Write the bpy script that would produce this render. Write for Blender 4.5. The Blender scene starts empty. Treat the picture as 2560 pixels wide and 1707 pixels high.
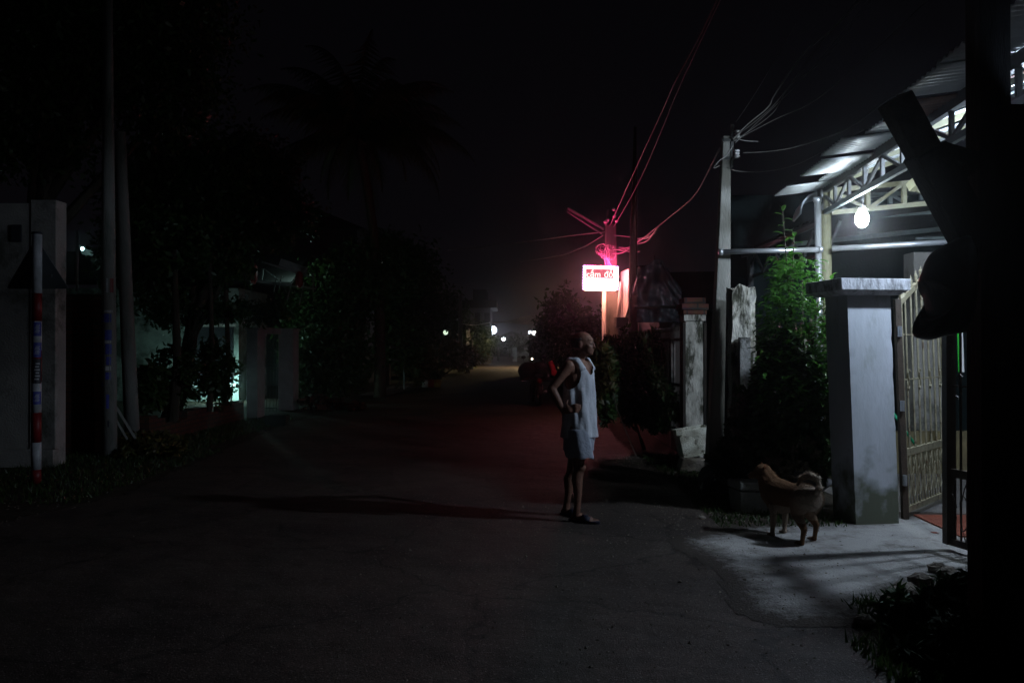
import bpy, bmesh, math, random
import numpy as np
from mathutils import Vector, Matrix
S = bpy.context.scene
COL = S.collection
R = math.radians

# ---------------------------------------------------------------- camera
F = 2133.0; H = 1.5; CX = 1280.0; CY = 853.5
PITCH = math.atan((870 - CY) / F)
cd = bpy.data.cameras.new('camera'); cam = bpy.data.objects.new('camera', cd); COL.objects.link(cam)
cam.location = (0, 0, H); cam.rotation_euler = (math.pi/2 + PITCH, 0, 0)
cd.sensor_width = 36; cd.lens = 36 * F / 2560; cd.clip_end = 2000; cd.clip_start = .05
S.camera = cam
# ---------------------------------------------------------------- world: overcast tropical night sky
w = bpy.data.worlds.new('World'); S.world = w; w.use_nodes = True
nt = w.node_tree; nt.nodes.clear()
wo = nt.nodes.new('ShaderNodeOutputWorld'); bg = nt.nodes.new('ShaderNodeBackground')
tc = nt.nodes.new('ShaderNodeTexCoord'); sx = nt.nodes.new('ShaderNodeSeparateXYZ'); cr = nt.nodes.new('ShaderNodeValToRGB')
nt.links.new(tc.outputs['Generated'], sx.inputs[0]); nt.links.new(sx.outputs['Z'], cr.inputs[0])
cr.color_ramp.elements[0].position = 0.0; cr.color_ramp.elements[0].color = (.85, .72, 1.0, 1)
cr.color_ramp.elements[1].position = .55; cr.color_ramp.elements[1].color = (.26, .26, .40, 1)
nt.links.new(cr.outputs[0], bg.inputs['Color']); bg.inputs['Strength'].default_value = .0026
nt.links.new(bg.outputs[0], wo.inputs['Surface'])
S.view_settings.view_transform = 'Standard'; S.view_settings.look = 'None'
S.view_settings.exposure = 0; S.view_settings.gamma = 1
S.cycles.use_denoising = True
try: S.cycles.denoiser = 'OPENIMAGEDENOISE'
except Exception: pass
S.cycles.max_bounces = 6; S.cycles.volume_bounces = 0; S.cycles.sample_clamp_indirect = 3
S.cycles.volume_step_rate = 4
# light strengths
BULB = 300.0; LAMP2 = 2400.0; SIGN = 85.0

# ---------------------------------------------------------------- helpers
def P(px, py, Y):
    xc = (px - CX) / F; yc = -(py - CY) / F
    c, s = math.cos(PITCH), math.sin(PITCH)
    d = Vector((xc, c - yc*s, s + yc*c)); t = Y / d.y
    return Vector((d.x*t, Y, H + d.z*t))
def G(px, py, z=0.0):
    a = P(px, py, 1.0); t = (z - H) / (a.z - H)
    return Vector((a.x*t, t, z))

def setp(o, label=None, cat=None, group=None, kind=None):
    if label: o['label'] = label
    if cat: o['category'] = cat
    if group: o['group'] = group
    if kind: o['kind'] = kind
    return o
def thing(name, loc, label, cat, group=None, rz=0.0):
    o = bpy.data.objects.new(name, None); COL.objects.link(o); o.empty_display_size = .2
    o.location = loc; o.rotation_euler = (0, 0, rz)
    return setp(o, label, cat, group)
def link(name, me, mat, parent=None, world=True):
    o = bpy.data.objects.new(name, me); COL.objects.link(o)
    if mat and not me.materials:
        for m in (mat if isinstance(mat, (list, tuple)) else [mat]): me.materials.append(m)
    if parent is not None:
        o.parent = parent
        if world:
            mw = Matrix.Translation(parent.location) @ parent.rotation_euler.to_matrix().to_4x4()
            if parent.parent is not None:
                q = parent.parent
                mw = Matrix.Translation(q.location) @ q.rotation_euler.to_matrix().to_4x4() @ parent.matrix_parent_inverse @ mw
            o.matrix_parent_inverse = mw.inverted()
    return o

class MB:
    def __init__(s): s.v = []; s.f = []; s.mi = []
    def add(s, vs, fs, mi=0):
        n = len(s.v); s.v += [tuple(v) for v in vs]; s.f += [tuple(i+n for i in f) for f in fs]; s.mi += [mi]*len(fs); return s
    def box(s, a, b, mi=0, rz=0, c=None, M=None):
        x0, y0, z0 = a; x1, y1, z1 = b
        vs = [Vector(p) for p in ((x0,y0,z0),(x1,y0,z0),(x1,y1,z0),(x0,y1,z0),(x0,y0,z1),(x1,y0,z1),(x1,y1,z1),(x0,y1,z1))]
        if rz:
            c = Vector(c) if c is not None else Vector(((x0+x1)/2, (y0+y1)/2, 0)); m = Matrix.Rotation(rz, 3, 'Z')
            vs = [m @ (v-c) + c for v in vs]
        if M is not None: vs = [M @ v for v in vs]
        return s.add(vs, [(0,3,2,1),(4,5,6,7),(0,1,5,4),(1,2,6,5),(2,3,7,6),(3,0,4,7)], mi)
    def beam(s, p, q, w, h, mi=0, up=(0,0,1)):
        p = Vector(p); q = Vector(q); d = (q-p).normalized(); u = Vector(up)
        if abs(d.dot(u)) > .97: u = Vector((0,1,0))
        a = d.cross(u).normalized(); b = a.cross(d).normalized()
        a *= w/2; b *= h/2
        vs = [p-a-b, p+a-b, p+a+b, p-a+b, q-a-b, q+a-b, q+a+b, q-a+b]
        return s.add(vs, [(0,1,2,3),(7,6,5,4),(0,4,5,1),(1,5,6,2),(2,6,7,3),(3,7,4,0)], mi)
    def tube(s, pts, r, n=8, mi=0, cap=True, flat=None):
        pts = [Vector(p) for p in pts]; m = len(pts); rs = r if isinstance(r, (list, tuple)) else [r]*m
        ref = Vector((0,0,1)) if flat is None else Vector(flat[0]); vs = []
        for i, p in enumerate(pts):
            d = (pts[min(i+1,m-1)] - pts[max(i-1,0)]).normalized(); rr = ref
            if abs(d.dot(rr)) > .95: rr = Vector((0,1,0)) if flat is None else Vector((.3,.9,.2)).normalized()
            a = d.cross(rr).normalized(); b = a.cross(d).normalized(); k = 1 if flat is None else flat[1]
            for j in range(n):
                t = 2*math.pi*j/n; vs.append(p + a*rs[i]*math.cos(t) + b*rs[i]*k*math.sin(t))
        fs = [(i*n+j, i*n+(j+1)%n, (i+1)*n+(j+1)%n, (i+1)*n+j) for i in range(m-1) for j in range(n)]
        if cap: fs += [tuple(range(n))[::-1], tuple((m-1)*n+j for j in range(n))]
        return s.add(vs, fs, mi)
    def ball(s, c, r, n=12, m=8, M=None, mi=0):
        c = Vector(c); r = Vector(r if hasattr(r, '__len__') else (r, r, r)); vs = [Vector((0,0,-r.z))]
        for i in range(1, m):
            a = -math.pi/2 + math.pi*i/m
            for j in range(n):
                t = 2*math.pi*j/n; vs.append(Vector((r.x*math.cos(a)*math.cos(t), r.y*math.cos(a)*math.sin(t), r.z*math.sin(a))))
        vs.append(Vector((0,0,r.z)))
        fs = [(0, 1+(j+1)%n, 1+j) for j in range(n)]
        for i in range(m-2):
            for j in range(n): fs.append((1+i*n+j, 1+i*n+(j+1)%n, 1+(i+1)*n+(j+1)%n, 1+(i+1)*n+j))
        L = len(vs)-1; fs += [(L, L-n+j, L-n+(j+1)%n) for j in range(n)]
        if M is not None: vs = [M @ v for v in vs]
        return s.add([v + c for v in vs], fs, mi)
    def prism(s, pts, ext, mi=0):
        pts = [Vector(p) for p in pts]; e = Vector(ext); n = len(pts)
        return s.add(pts + [p+e for p in pts], [tuple(range(n))[::-1], tuple(range(n, 2*n))] + [(i, (i+1)%n, n+(i+1)%n, n+i) for i in range(n)], mi)
    def rings(s, rings, cap=True, mi=0):
        n = len(rings[0]); vs = [p for r in rings for p in r]
        fs = [(i*n+j, i*n+(j+1)%n, (i+1)*n+(j+1)%n, (i+1)*n+j) for i in range(len(rings)-1) for j in range(n)]
        if cap: fs += [tuple(range(n))[::-1], tuple((len(rings)-1)*n+j for j in range(n))]
        return s.add(vs, fs, mi)
    def mesh(s, name='m', smooth=False):
        me = bpy.data.meshes.new(name); me.from_pydata(s.v, [], s.f); me.update()
        for p, i in zip(me.polygons, s.mi): p.material_index = i; p.use_smooth = smooth
        bm = bmesh.new(); bm.from_mesh(me); bmesh.ops.recalc_face_normals(bm, faces=bm.faces); bm.to_mesh(me); bm.free()
        return me
    def build(s, name, mat, parent=None, smooth=False, bevel=0, world=True):
        me = s.mesh(name, smooth)
        for m in (mat if isinstance(mat, (list, tuple)) else [mat]): me.materials.append(m)
        o = link(name, me, None, parent, world)
        if bevel:
            b = o.modifiers.new('bevel', 'BEVEL'); b.width = bevel; b.segments = 2; b.limit_method = 'ANGLE'
        return o

def baked(mb, mods, name):
    me = mb.mesh(name) if isinstance(mb, MB) else mb
    t = bpy.data.objects.new('tmp', me); COL.objects.link(t)
    for ty, kw in mods:
        m = t.modifiers.new(ty, ty)
        for k, v in kw.items(): setattr(m, k, v)
    dg = bpy.context.evaluated_depsgraph_get(); dg.update()
    out = bpy.data.meshes.new_from_object(t.evaluated_get(dg)); out.name = name
    bpy.data.objects.remove(t)
    for p in out.polygons: p.use_smooth = True
    return out
def remesh(mb, voxel, name, it=3, fac=.5):
    return baked(mb, [('REMESH', dict(mode='VOXEL', voxel_size=voxel, use_smooth_shade=True)), ('SMOOTH', dict(factor=fac, iterations=it))], name)

# ---------------------------------------------------------------- materials
def mat(name, c1, c2=None, scale=8, rough=.8, bump=0, bscale=60, metal=0, detail=6, spec=.3, stretch=(1,1,1), lo=.35, hi=.65, c3=None, s3=2.0, lo3=.55, hi3=.7, sheen=0):
    m = bpy.data.materials.new(name); m.use_nodes = True; t = m.node_tree; N = t.nodes; L = t.links
    b = N['Principled BSDF']; b.inputs['Roughness'].default_value = rough; b.inputs['Metallic'].default_value = metal
    b.inputs['Specular IOR Level'].default_value = spec
    if c2 is None: c2 = tuple(x*.7 for x in c1)
    tc = N.new('ShaderNodeTexCoord'); mp = N.new('ShaderNodeMapping'); mp.inputs['Scale'].default_value = stretch
    L.new(tc.outputs['Object'], mp.inputs[0])
    n1 = N.new('ShaderNodeTexNoise'); n1.inputs['Scale'].default_value = scale; n1.inputs['Detail'].default_value = detail; n1.inputs['Roughness'].default_value = .65
    L.new(mp.outputs[0], n1.inputs['Vector'])
    cr = N.new('ShaderNodeValToRGB'); cr.color_ramp.elements[0].position = lo; cr.color_ramp.elements[1].position = hi
    cr.color_ramp.elements[0].color = (*c1, 1); cr.color_ramp.elements[1].color = (*c2, 1)
    L.new(n1.outputs['Fac'], cr.inputs[0]); out = cr.outputs[0]
    if c3:
        n3 = N.new('ShaderNodeTexNoise'); n3.inputs['Scale'].default_value = s3; n3.inputs['Detail'].default_value = 8; n3.inputs['Roughness'].default_value = .7
        L.new(mp.outputs[0], n3.inputs['Vector'])
        r3 = N.new('ShaderNodeMapRange'); r3.inputs[1].default_value = lo3; r3.inputs[2].default_value = hi3; L.new(n3.outputs['Fac'], r3.inputs[0])
        mx = N.new('ShaderNodeMixRGB'); mx.inputs[2].default_value = (*c3, 1); L.new(r3.outputs[0], mx.inputs[0]); L.new(out, mx.inputs[1]); out = mx.outputs[0]
    L.new(out, b.inputs['Base Color'])
    if bump:
        n2 = N.new('ShaderNodeTexNoise'); n2.inputs['Scale'].default_value = bscale; n2.inputs['Detail'].default_value = 5
        L.new(mp.outputs[0], n2.inputs['Vector']); bp = N.new('ShaderNodeBump'); bp.inputs['Strength'].default_value = bump; bp.inputs['Distance'].default_value = .02
        L.new(n2.outputs['Fac'], bp.inputs['Height']); L.new(bp.outputs[0], b.inputs['Normal'])
    return m
def emit(name, c, s=1.0):
    m = bpy.data.materials.new(name); m.use_nodes = True; t = m.node_tree; b = t.nodes['Principled BSDF']
    b.inputs['Base Color'].default_value = (.1, .1, .1, 1); b.inputs['Emission Color'].default_value = (*c, 1); b.inputs['Emission Strength'].default_value = s
    return m
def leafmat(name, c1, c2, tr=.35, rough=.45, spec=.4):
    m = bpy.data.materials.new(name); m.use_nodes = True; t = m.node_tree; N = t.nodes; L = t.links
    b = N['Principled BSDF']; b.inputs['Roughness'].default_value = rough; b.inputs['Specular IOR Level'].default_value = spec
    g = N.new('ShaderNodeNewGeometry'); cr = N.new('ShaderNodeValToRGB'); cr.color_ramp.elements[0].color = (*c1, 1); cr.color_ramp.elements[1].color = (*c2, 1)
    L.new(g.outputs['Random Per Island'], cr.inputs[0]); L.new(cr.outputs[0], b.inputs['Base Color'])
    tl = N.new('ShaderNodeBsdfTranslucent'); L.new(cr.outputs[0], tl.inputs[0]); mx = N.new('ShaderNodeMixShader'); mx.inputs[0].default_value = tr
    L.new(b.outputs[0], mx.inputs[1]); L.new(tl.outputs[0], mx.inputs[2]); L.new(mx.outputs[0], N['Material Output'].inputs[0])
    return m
def brickmat(name, c1, c2, mortar, scale=1.0, wear=None):
    m = bpy.data.materials.new(name); m.use_nodes = True; t = m.node_tree; N = t.nodes; L = t.links
    b = N['Principled BSDF']; b.inputs['Roughness'].default_value = .9; b.inputs['Specular IOR Level'].default_value = .1
    tc = N.new('ShaderNodeTexCoord'); mp = N.new('ShaderNodeMapping'); mp.inputs['Rotation'].default_value = (R(90), 0, R(90))
    sp = N.new('ShaderNodeSeparateXYZ'); cb = N.new('ShaderNodeCombineXYZ'); L.new(tc.outputs['Object'], sp.inputs[0])
    ad = N.new('ShaderNodeMath'); L.new(sp.outputs[0], ad.inputs[0]); L.new(sp.outputs[1], ad.inputs[1]); L.new(ad.outputs[0], cb.inputs[0]); L.new(sp.outputs[2], cb.inputs[1])
    br = N.new('ShaderNodeTexBrick'); br.inputs['Scale'].default_value = scale; br.inputs['Color1'].default_value = (*c1, 1); br.inputs['Color2'].default_value = (*c2, 1); br.inputs['Mortar'].default_value = (*mortar, 1)
    br.inputs['Brick Width'].default_value = .22; br.inputs['Row Height'].default_value = .08; br.inputs['Mortar Size'].default_value = .012
    L.new(cb.outputs[0], br.inputs[0]); n = N.new('ShaderNodeTexNoise'); n.inputs['Scale'].default_value = 9; L.new(tc.outputs['Object'], n.inputs[0])
    mx = N.new('ShaderNodeMixRGB'); mx.blend_type = 'MULTIPLY'; mx.inputs[0].default_value = .7; L.new(br.outputs[0], mx.inputs[1]); L.new(n.outputs['Color'], mx.inputs[2]); L.new(mx.outputs[0], b.inputs['Base Color'])
    bp = N.new('ShaderNodeBump'); bp.inputs['Strength'].default_value = .4; L.new(br.outputs['Fac'], bp.inputs['Height']); bp.invert = True; L.new(bp.outputs[0], b.inputs['Normal'])
    return m

M_asph = mat('asphalt', (.027,.020,.0165), (.092,.069,.055), 55, .7, .55, 110, spec=.25, detail=14, lo=.36, hi=.68, c3=(.034,.026,.022), s3=.8, lo3=.44, hi3=.60)
def grit(m, sc=150, col=(.16,.14,.12)):
    N = m.node_tree.nodes; L = m.node_tree.links; b = N['Principled BSDF']; src = b.inputs['Base Color'].links[0].from_socket
    tc = N.new('ShaderNodeTexCoord'); v = N.new('ShaderNodeTexVoronoi'); v.inputs['Scale'].default_value = sc; L.new(tc.outputs['Object'], v.inputs['Vector'])
    n = N.new('ShaderNodeTexNoise'); n.inputs['Scale'].default_value = sc*.4; L.new(tc.outputs['Object'], n.inputs['Vector'])
    r = N.new('ShaderNodeMapRange'); r.inputs[1].default_value = .60; r.inputs[2].default_value = .68; L.new(n.outputs['Fac'], r.inputs[0])
    mx = N.new('ShaderNodeMixRGB'); mx.inputs[2].default_value = (*col, 1); L.new(r.outputs[0], mx.inputs[0]); L.new(src, mx.inputs[1]); L.new(mx.outputs[0], b.inputs['Base Color'])
    # wide slow undulation and dark seams
    w = N.new('ShaderNodeTexNoise'); w.inputs['Scale'].default_value = 2.2; w.inputs['Detail'].default_value = 3; L.new(tc.outputs['Object'], w.inputs['Vector'])
    bp = N.new('ShaderNodeBump'); bp.inputs['Strength'].default_value = .5; bp.inputs['Distance'].default_value = .12; L.new(w.outputs['Fac'], bp.inputs['Height'])
    old = b.inputs['Normal'].links[0].from_node; L.new(bp.outputs[0], old.inputs['Normal'])
    cr = N.new('ShaderNodeTexVoronoi'); cr.feature = 'DISTANCE_TO_EDGE'; cr.inputs['Scale'].default_value = .55
    dn = N.new('ShaderNodeTexNoise'); dn.inputs['Scale'].default_value = 3; dn.inputs['Detail'].default_value = 8; L.new(tc.outputs['Object'], dn.inputs['Vector'])
    ad = N.new('ShaderNodeMixRGB'); ad.blend_type = 'ADD'; ad.inputs[0].default_value = .55; L.new(tc.outputs['Object'], ad.inputs[1]); L.new(dn.outputs['Color'], ad.inputs[2]); L.new(ad.outputs[0], cr.inputs['Vector'])
    r2 = N.new('ShaderNodeMapRange'); r2.inputs[1].default_value = .0; r2.inputs[2].default_value = .012; r2.inputs[3].default_value = .35; r2.inputs[4].default_value = 1; L.new(cr.outputs[0], r2.inputs[0])
    m2 = N.new('ShaderNodeMixRGB'); m2.blend_type = 'MULTIPLY'; m2.inputs[0].default_value = 1; L.new(mx.outputs[0], m2.inputs[1]); L.new(r2.outputs[0], m2.inputs[2]); L.new(m2.outputs[0], b.inputs['Base Color'])
grit(M_asph)
M_soil = mat('soil', (.030,.025,.019), (.060,.050,.038), 4, .95, 1, 40, spec=.1, c3=(.020,.026,.012), s3=1.2)
M_conc = mat('slab_concrete', (.36,.35,.335), (.46,.45,.43), 2.6, .85, .9, 70, spec=.2, c3=(.17,.155,.135), s3=3.2, lo3=.5, hi3=.68)
M_ramp = mat('red_tile', (.30,.085,.05), (.22,.07,.045), 9, .7, .4, 60)
M_pill = mat('whitewash', (.52,.55,.60), (.44,.47,.50), 3, .85, .12, 30, stretch=(1,1,.35), c3=(.20,.21,.17), s3=3.4, lo3=.52, hi3=.78)
M_pillstain = mat('mossy_whitewash', (.36,.39,.40), (.22,.24,.2), 6, .9, .5, 50, c3=(.07,.075,.05), s3=5, lo3=.42, hi3=.55)
M_cap = mat('stained_cap', (.50,.51,.54), (.12,.12,.12), 12, .9, .5, 60, lo=.44, hi=.66, detail=10, stretch=(1,1,.5))
M_old = mat('old_plaster', (.62,.60,.54), (.24,.23,.20), 9, .9, 1, 45, stretch=(1,1,.35), c3=(.05,.05,.035), s3=7, lo3=.5, hi3=.6)
M_rough = mat('rough_cement', (.30,.30,.29), (.20,.20,.19), 30, .9, 1, 90)
M_poleC = mat('pole_concrete', (.27,.27,.25), (.19,.19,.175), 5, .85, .4, 70, stretch=(1,1,.25), c3=(.12,.14,.12), s3=4)
M_greyW = mat('grey_wall', (.42,.40,.37), (.28,.27,.25), 1.6, .9, .4, 40, c3=(.13,.13,.11), s3=1.5, lo3=.5, hi3=.62)
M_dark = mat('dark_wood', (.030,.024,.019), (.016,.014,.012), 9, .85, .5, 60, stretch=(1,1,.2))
M_beam = mat('lit_beam_wood', (.13,.095,.065), (.06,.045,.032), 7, .85, .6, 60)
M_black = mat('black_plastic', (.012,.012,.013), (.018,.018,.02), 6, .38, .3, 12, spec=.5)
M_zinc = mat('zinc_sheet', (.66,.70,.72), (.52,.56,.58), 2.5, .55, .15, 30, metal=.0, spec=.4, c3=(.22,.11,.06), s3=3.5, lo3=.66, hi3=.76)
M_rustz = mat('rusty_zinc', (.20,.08,.05), (.10,.045,.03), 6, .8, .3, 40)
M_steelY = mat('cream_steel', (.17,.165,.10), (.12,.115,.075), 6, .6, .1, 50, spec=.4)
M_steelD = mat('dark_steel', (.10,.105,.10), (.07,.07,.07), 6, .55, .1, 50, spec=.4)
M_steelC = mat('grey_green_steel', (.20,.24,.235), (.14,.17,.165), 6, .6, .1, 50, spec=.4)
M_galv = mat('galvanised', (.55,.57,.60), (.45,.47,.5), 6, .32, .05, 50, metal=.7)
M_gate = mat('cream_gate_paint', (.30,.27,.18), (.20,.18,.115), 14, .55, .3, 80, spec=.4, c3=(.09,.055,.03), s3=12, lo3=.55, hi3=.64)
M_gateD = mat('brown_gate_paint', (.07,.05,.035), (.045,.032,.024), 14, .55, .3, 80, spec=.4)
M_yel = mat('yellow_plaster', (.22,.18,.09), (.15,.125,.07), 4, .9, .3, 40, c3=(.10,.10,.06), s3=3)
M_greenW = mat('dark_green_wall', (.022,.036,.035), (.016,.026,.026), 1.5, .85, .2, 30)
M_white = mat('white_paint', (.72,.70,.68), (.62,.60,.58), 4, .7, .15, 40)
M_foam = mat('old_foam', (.78,.78,.68), (.60,.58,.48), 14, .85, .8, 90, c3=(.10,.085,.05), s3=13, lo3=.55, hi3=.66)
M_foam2 = mat('grey_foam', (.26,.26,.24), (.20,.20,.18), 14, .85, .5, 60)
M_stone = mat('stone', (.24,.21,.17), (.15,.13,.11), 9, .9, 1, 30)
M_brick = brickmat('brick', (.17,.075,.05), (.11,.05,.036), (.06,.05,.045))
M_bark = mat('bark', (.085,.068,.05), (.045,.037,.028), 10, .95, 1, 25, stretch=(1,1,.2))
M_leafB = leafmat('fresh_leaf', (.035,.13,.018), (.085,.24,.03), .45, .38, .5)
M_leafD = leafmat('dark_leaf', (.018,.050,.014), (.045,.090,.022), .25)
M_leafY = leafmat('yellowing_leaf', (.045,.06,.014), (.11,.085,.02), .3)
M_dry = leafmat('dry_leaf', (.10,.09,.06), (.22,.20,.14), .15, .7)
M_grass = leafmat('grass', (.022,.05,.012), (.05,.085,.022), .3)
M_palm = leafmat('palm_leaf', (.03,.04,.014), (.075,.08,.022), .25)
M_wire = mat('wire', (.34,.33,.32), (.24,.24,.24), 3, .5, spec=.4)
M_red = mat('red_paint', (.22,.014,.016), (.15,.011,.013), 6, .5, spec=.4)
M_whiteR = mat('white_band', (.52,.53,.56), (.34,.35,.37), 14, .5, spec=.4)
M_blue = mat('blue_sticker', (.05,.06,.30), (.09,.10,.38), 30, .5)
M_ink = mat('dark_sticker', (.03,.03,.04), (.05,.05,.06), 30, .5)
M_signback = mat('sign_back', (.10,.115,.12), (.08,.09,.095), 3, .6)
M_porc = mat('porcelain', (.75,.76,.78), (.6,.6,.62), 4, .2, spec=.6)
M_house = mat('house_wall', (.12,.12,.125), (.09,.09,.095), 1, .9)
M_roofd = mat('dark_roof', (.05,.048,.047), (.035,.033,.033), 3, .7)
M_teal = mat('pale_house_wall', (.36,.42,.40), (.22,.26,.25), 3, .8, c3=(.08,.09,.08), s3=1.6, lo3=.48, hi3=.6)

# ---------------------------------------------------------------- setting: ground, road, slabs
def sheet(name, pts, z, m, sub=0, kind='structure', jit=0):
    rnd = random.Random(3); out = []
    n = len(pts)
    for i in range(n):
        a = Vector((*pts[i], z)); b = Vector((*pts[(i+1)%n], z)); k = max(1, int((b-a).length/.12)) if jit else 1
        for j in range(k):
            p = a.lerp(b, j/k)
            if jit: p += Vector((rnd.gauss(0, jit), rnd.gauss(0, jit), 0))
            out.append(p)
    me = bpy.data.meshes.new(name); me.from_pydata([tuple(p) for p in out], [], [tuple(range(len(out)))]); me.update()
    if me.polygons[0].normal.z < 0: me.flip_normals()
    o = link(name, me, m); setp(o, kind=kind); return o
sheet('ground', [(-300,-20),(300,-20),(300,600),(-300,600)], -.008, M_soil)
sheet('road', [(-4.6,-3),(1.75,-3),(1.8,6),(1.75,14),(1.95,26),(1.6,45),(.9,75),(-1,140),(-4,240),(-9,240),(-5,140),(-3.1,75),(-3.0,58),(-3.7,28),(-4.5,17),(-4.0,8.7),(-4.45,7.2)], 0, M_asph, jit=.03)
g = [G(1735,1352),(G(1790,1335)),G(1880,1322),G(2060,1310),G(2150,1300),G(2260,1285)]
g += [Vector((4.4,7.4,0)), Vector((4.6,6.0,0)), Vector((3.4,5.6,0)), G(2360,1440), G(2210,1480), G(2120,1545), G(1990,1545), G(1905,1520), G(1850,1470), G(1800,1400)]
poly = np.array([(p.x, p.y) for p in g]); 
def pdist(pts, poly):
    n = len(poly); d = np.full(len(pts), 1e9); ins = np.zeros(len(pts), bool)
    for i in range(n):
        a = poly[i]; b = poly[(i+1)%n]; ab = b-a; t = np.clip(((pts-a)@ab)/(ab@ab), 0, 1); q = a+t[:,None]*ab; d = np.minimum(d, np.hypot(*(pts-q).T))
        c = ((a[1] > pts[:,1]) != (b[1] > pts[:,1])); xx = a[0]+(pts[:,1]-a[1])*(b[0]-a[0])/((b[1]-a[1]) or 1e-9); ins ^= c & (pts[:,0] < xx)
    return np.where(ins, d, -d)
x0, y0 = poly.min(0)-.25; x1, y1 = poly.max(0)+.25; nx_ = int((x1-x0)/.05); ny_ = int((y1-y0)/.05)
gx, gy = np.meshgrid(np.linspace(x0,x1,nx_+1), np.linspace(y0,y1,ny_+1)); pts = np.stack([gx.ravel(), gy.ravel()], 1); dd = pdist(pts, poly)
rs0 = np.random.RandomState(2); wob = sum(a*np.sin(pts[:,0]*f+p1)*np.sin(pts[:,1]*f*1.1+p2) for a,f,p1,p2 in ((.06,3,1,2),(.03,7,3,1)))
fs = []
for j in range(ny_):
    for i in range(nx_):
        a = j*(nx_+1)+i; q = (a, a+1, a+nx_+2, a+nx_+1)
        if max(dd[k]+wob[k] for k in q) > -.12: fs.append(q)
me = bpy.data.meshes.new('driveway'); me.from_pydata([(p[0], p[1], .0035) for p in pts], [], fs); at0 = me.attributes.new('edge', 'FLOAT', 'POINT'); at0.data.foreach_set('value', (dd+wob).astype(np.float32))
N = M_conc.node_tree.nodes; L = M_conc.node_tree.links; b_ = N['Principled BSDF']; src = b_.inputs['Base Color'].links[0].from_socket
an = N.new('ShaderNodeAttribute'); an.attribute_name = 'edge'; nz_ = N.new('ShaderNodeTexNoise'); nz_.inputs['Scale'].default_value = 14; nz_.inputs['Detail'].default_value = 8; tcn = N.new('ShaderNodeTexCoord'); L.new(tcn.outputs['Object'], nz_.inputs[0])
ma = N.new('ShaderNodeMath'); ma.operation = 'MULTIPLY_ADD'; ma.inputs[1].default_value = .6; nz_.inputs['Roughness'].default_value = .75; L.new(nz_.outputs['Fac'], ma.inputs[0]); L.new(an.outputs['Fac'], ma.inputs[2])
mr = N.new('ShaderNodeMapRange'); mr.inputs[1].default_value = .27; mr.inputs[2].default_value = .56; L.new(ma.outputs[0], mr.inputs[0])
mx = N.new('ShaderNodeMixRGB'); mx.inputs[1].default_value = (.050,.040,.033,1); L.new(mr.outputs[0], mx.inputs[0]); L.new(src, mx.inputs[2]); L.new(mx.outputs[0], b_.inputs['Base Color'])
o = link('driveway', me, M_conc); setp(o, kind='structure')
# ribbed red tile ramp inside the gate
mb = MB(); a = Vector((3.35,7.38,.012)); ux = Vector((.95,.12,0)).normalized(); uy = Vector((-.1,1,0)).normalized()
ux = (G(2410,1345)-G(2290,1290)).normalized(); uy = Vector((-ux.y, ux.x, 0))
o0 = G(2292,1292) + Vector((0,0,.014))
for i in range(16):
    mb.beam(o0+ux*(.055*i)-uy*.02, o0+ux*(.055*i)+uy*.62, .04, .012)
mb.box((3.4,6.9,.008),(3.45,6.95,.009))
rp = mb.build('entrance_ramp', M_ramp); setp(rp, 'strip of red ribbed tiles in the gateway behind the whitewashed pillar', 'ramp')
# yard floor
sheet('yard_floor', [(3.3,7.42),(4.5,7.0),(9,7.5),(9,13),(3.2,13)], .003, mat('yard_concrete', (.17,.16,.15), (.11,.10,.095), 5, .8, .5, 50))
# low pavement slab far left
sheet('kerb_slab', [(-4.9,27),(-3.9,27.2),(-3.4,33.5),(-4.7,33.5)], .01, mat('kerb_conc', (.22,.21,.2), (.16,.15,.14), 3, .9), jit=.02)
sheet('verge', [(-5.6,36),(-3.2,36),(-2.6,66),(-3.1,72),(-6,70)], .004, mat('verge_soil', (.07,.08,.03), (.05,.06,.025), 3, .95))

# ---------------------------------------------------------------- gate pillar
def sheared(px0, py0, px1, py1, Y): return P(px0, py0, Y), P(px1, py1, Y)
t = thing('gate_pillar', (3.1, 7.4, 0), 'whitewashed square gate pillar with stained base and overhanging flat cap beside the dog', 'pillar')
a10 = R(9); U = Vector((math.cos(a10), math.sin(a10), 0)); V = Vector((-math.sin(a10), math.cos(a10), 0))
def pillar_ring(z, off=0, w=.40, d=.37):
    o = Vector((2.915, 7.24, z)) + Vector((-.036*z, 0, 0)) + U*.0
    return [o - U*off - V*off, o + U*(w+off) - V*off, o + U*(w+off) + V*(d+off), o - U*off + V*(d+off)]
mb = MB(); rnd = random.Random(12); rg = []
for i in range(27):
    c4 = pillar_ring(1.95*i/26); r = []
    for e in range(4):
        for k in range(7):
            q_ = c4[e].lerp(c4[(e+1)%4], k/7); am = .003 if k == 0 else .0012
            if k == 0 and rnd.random() < .12: am = .008
            r.append(q_ + (sum(c4, Vector())/4-q_)*abs(rnd.gauss(0, am))*3)
    rg.append(r)
mb.rings(rg, True); me = mb.mesh(); me.materials.append(M_pill)
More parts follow.
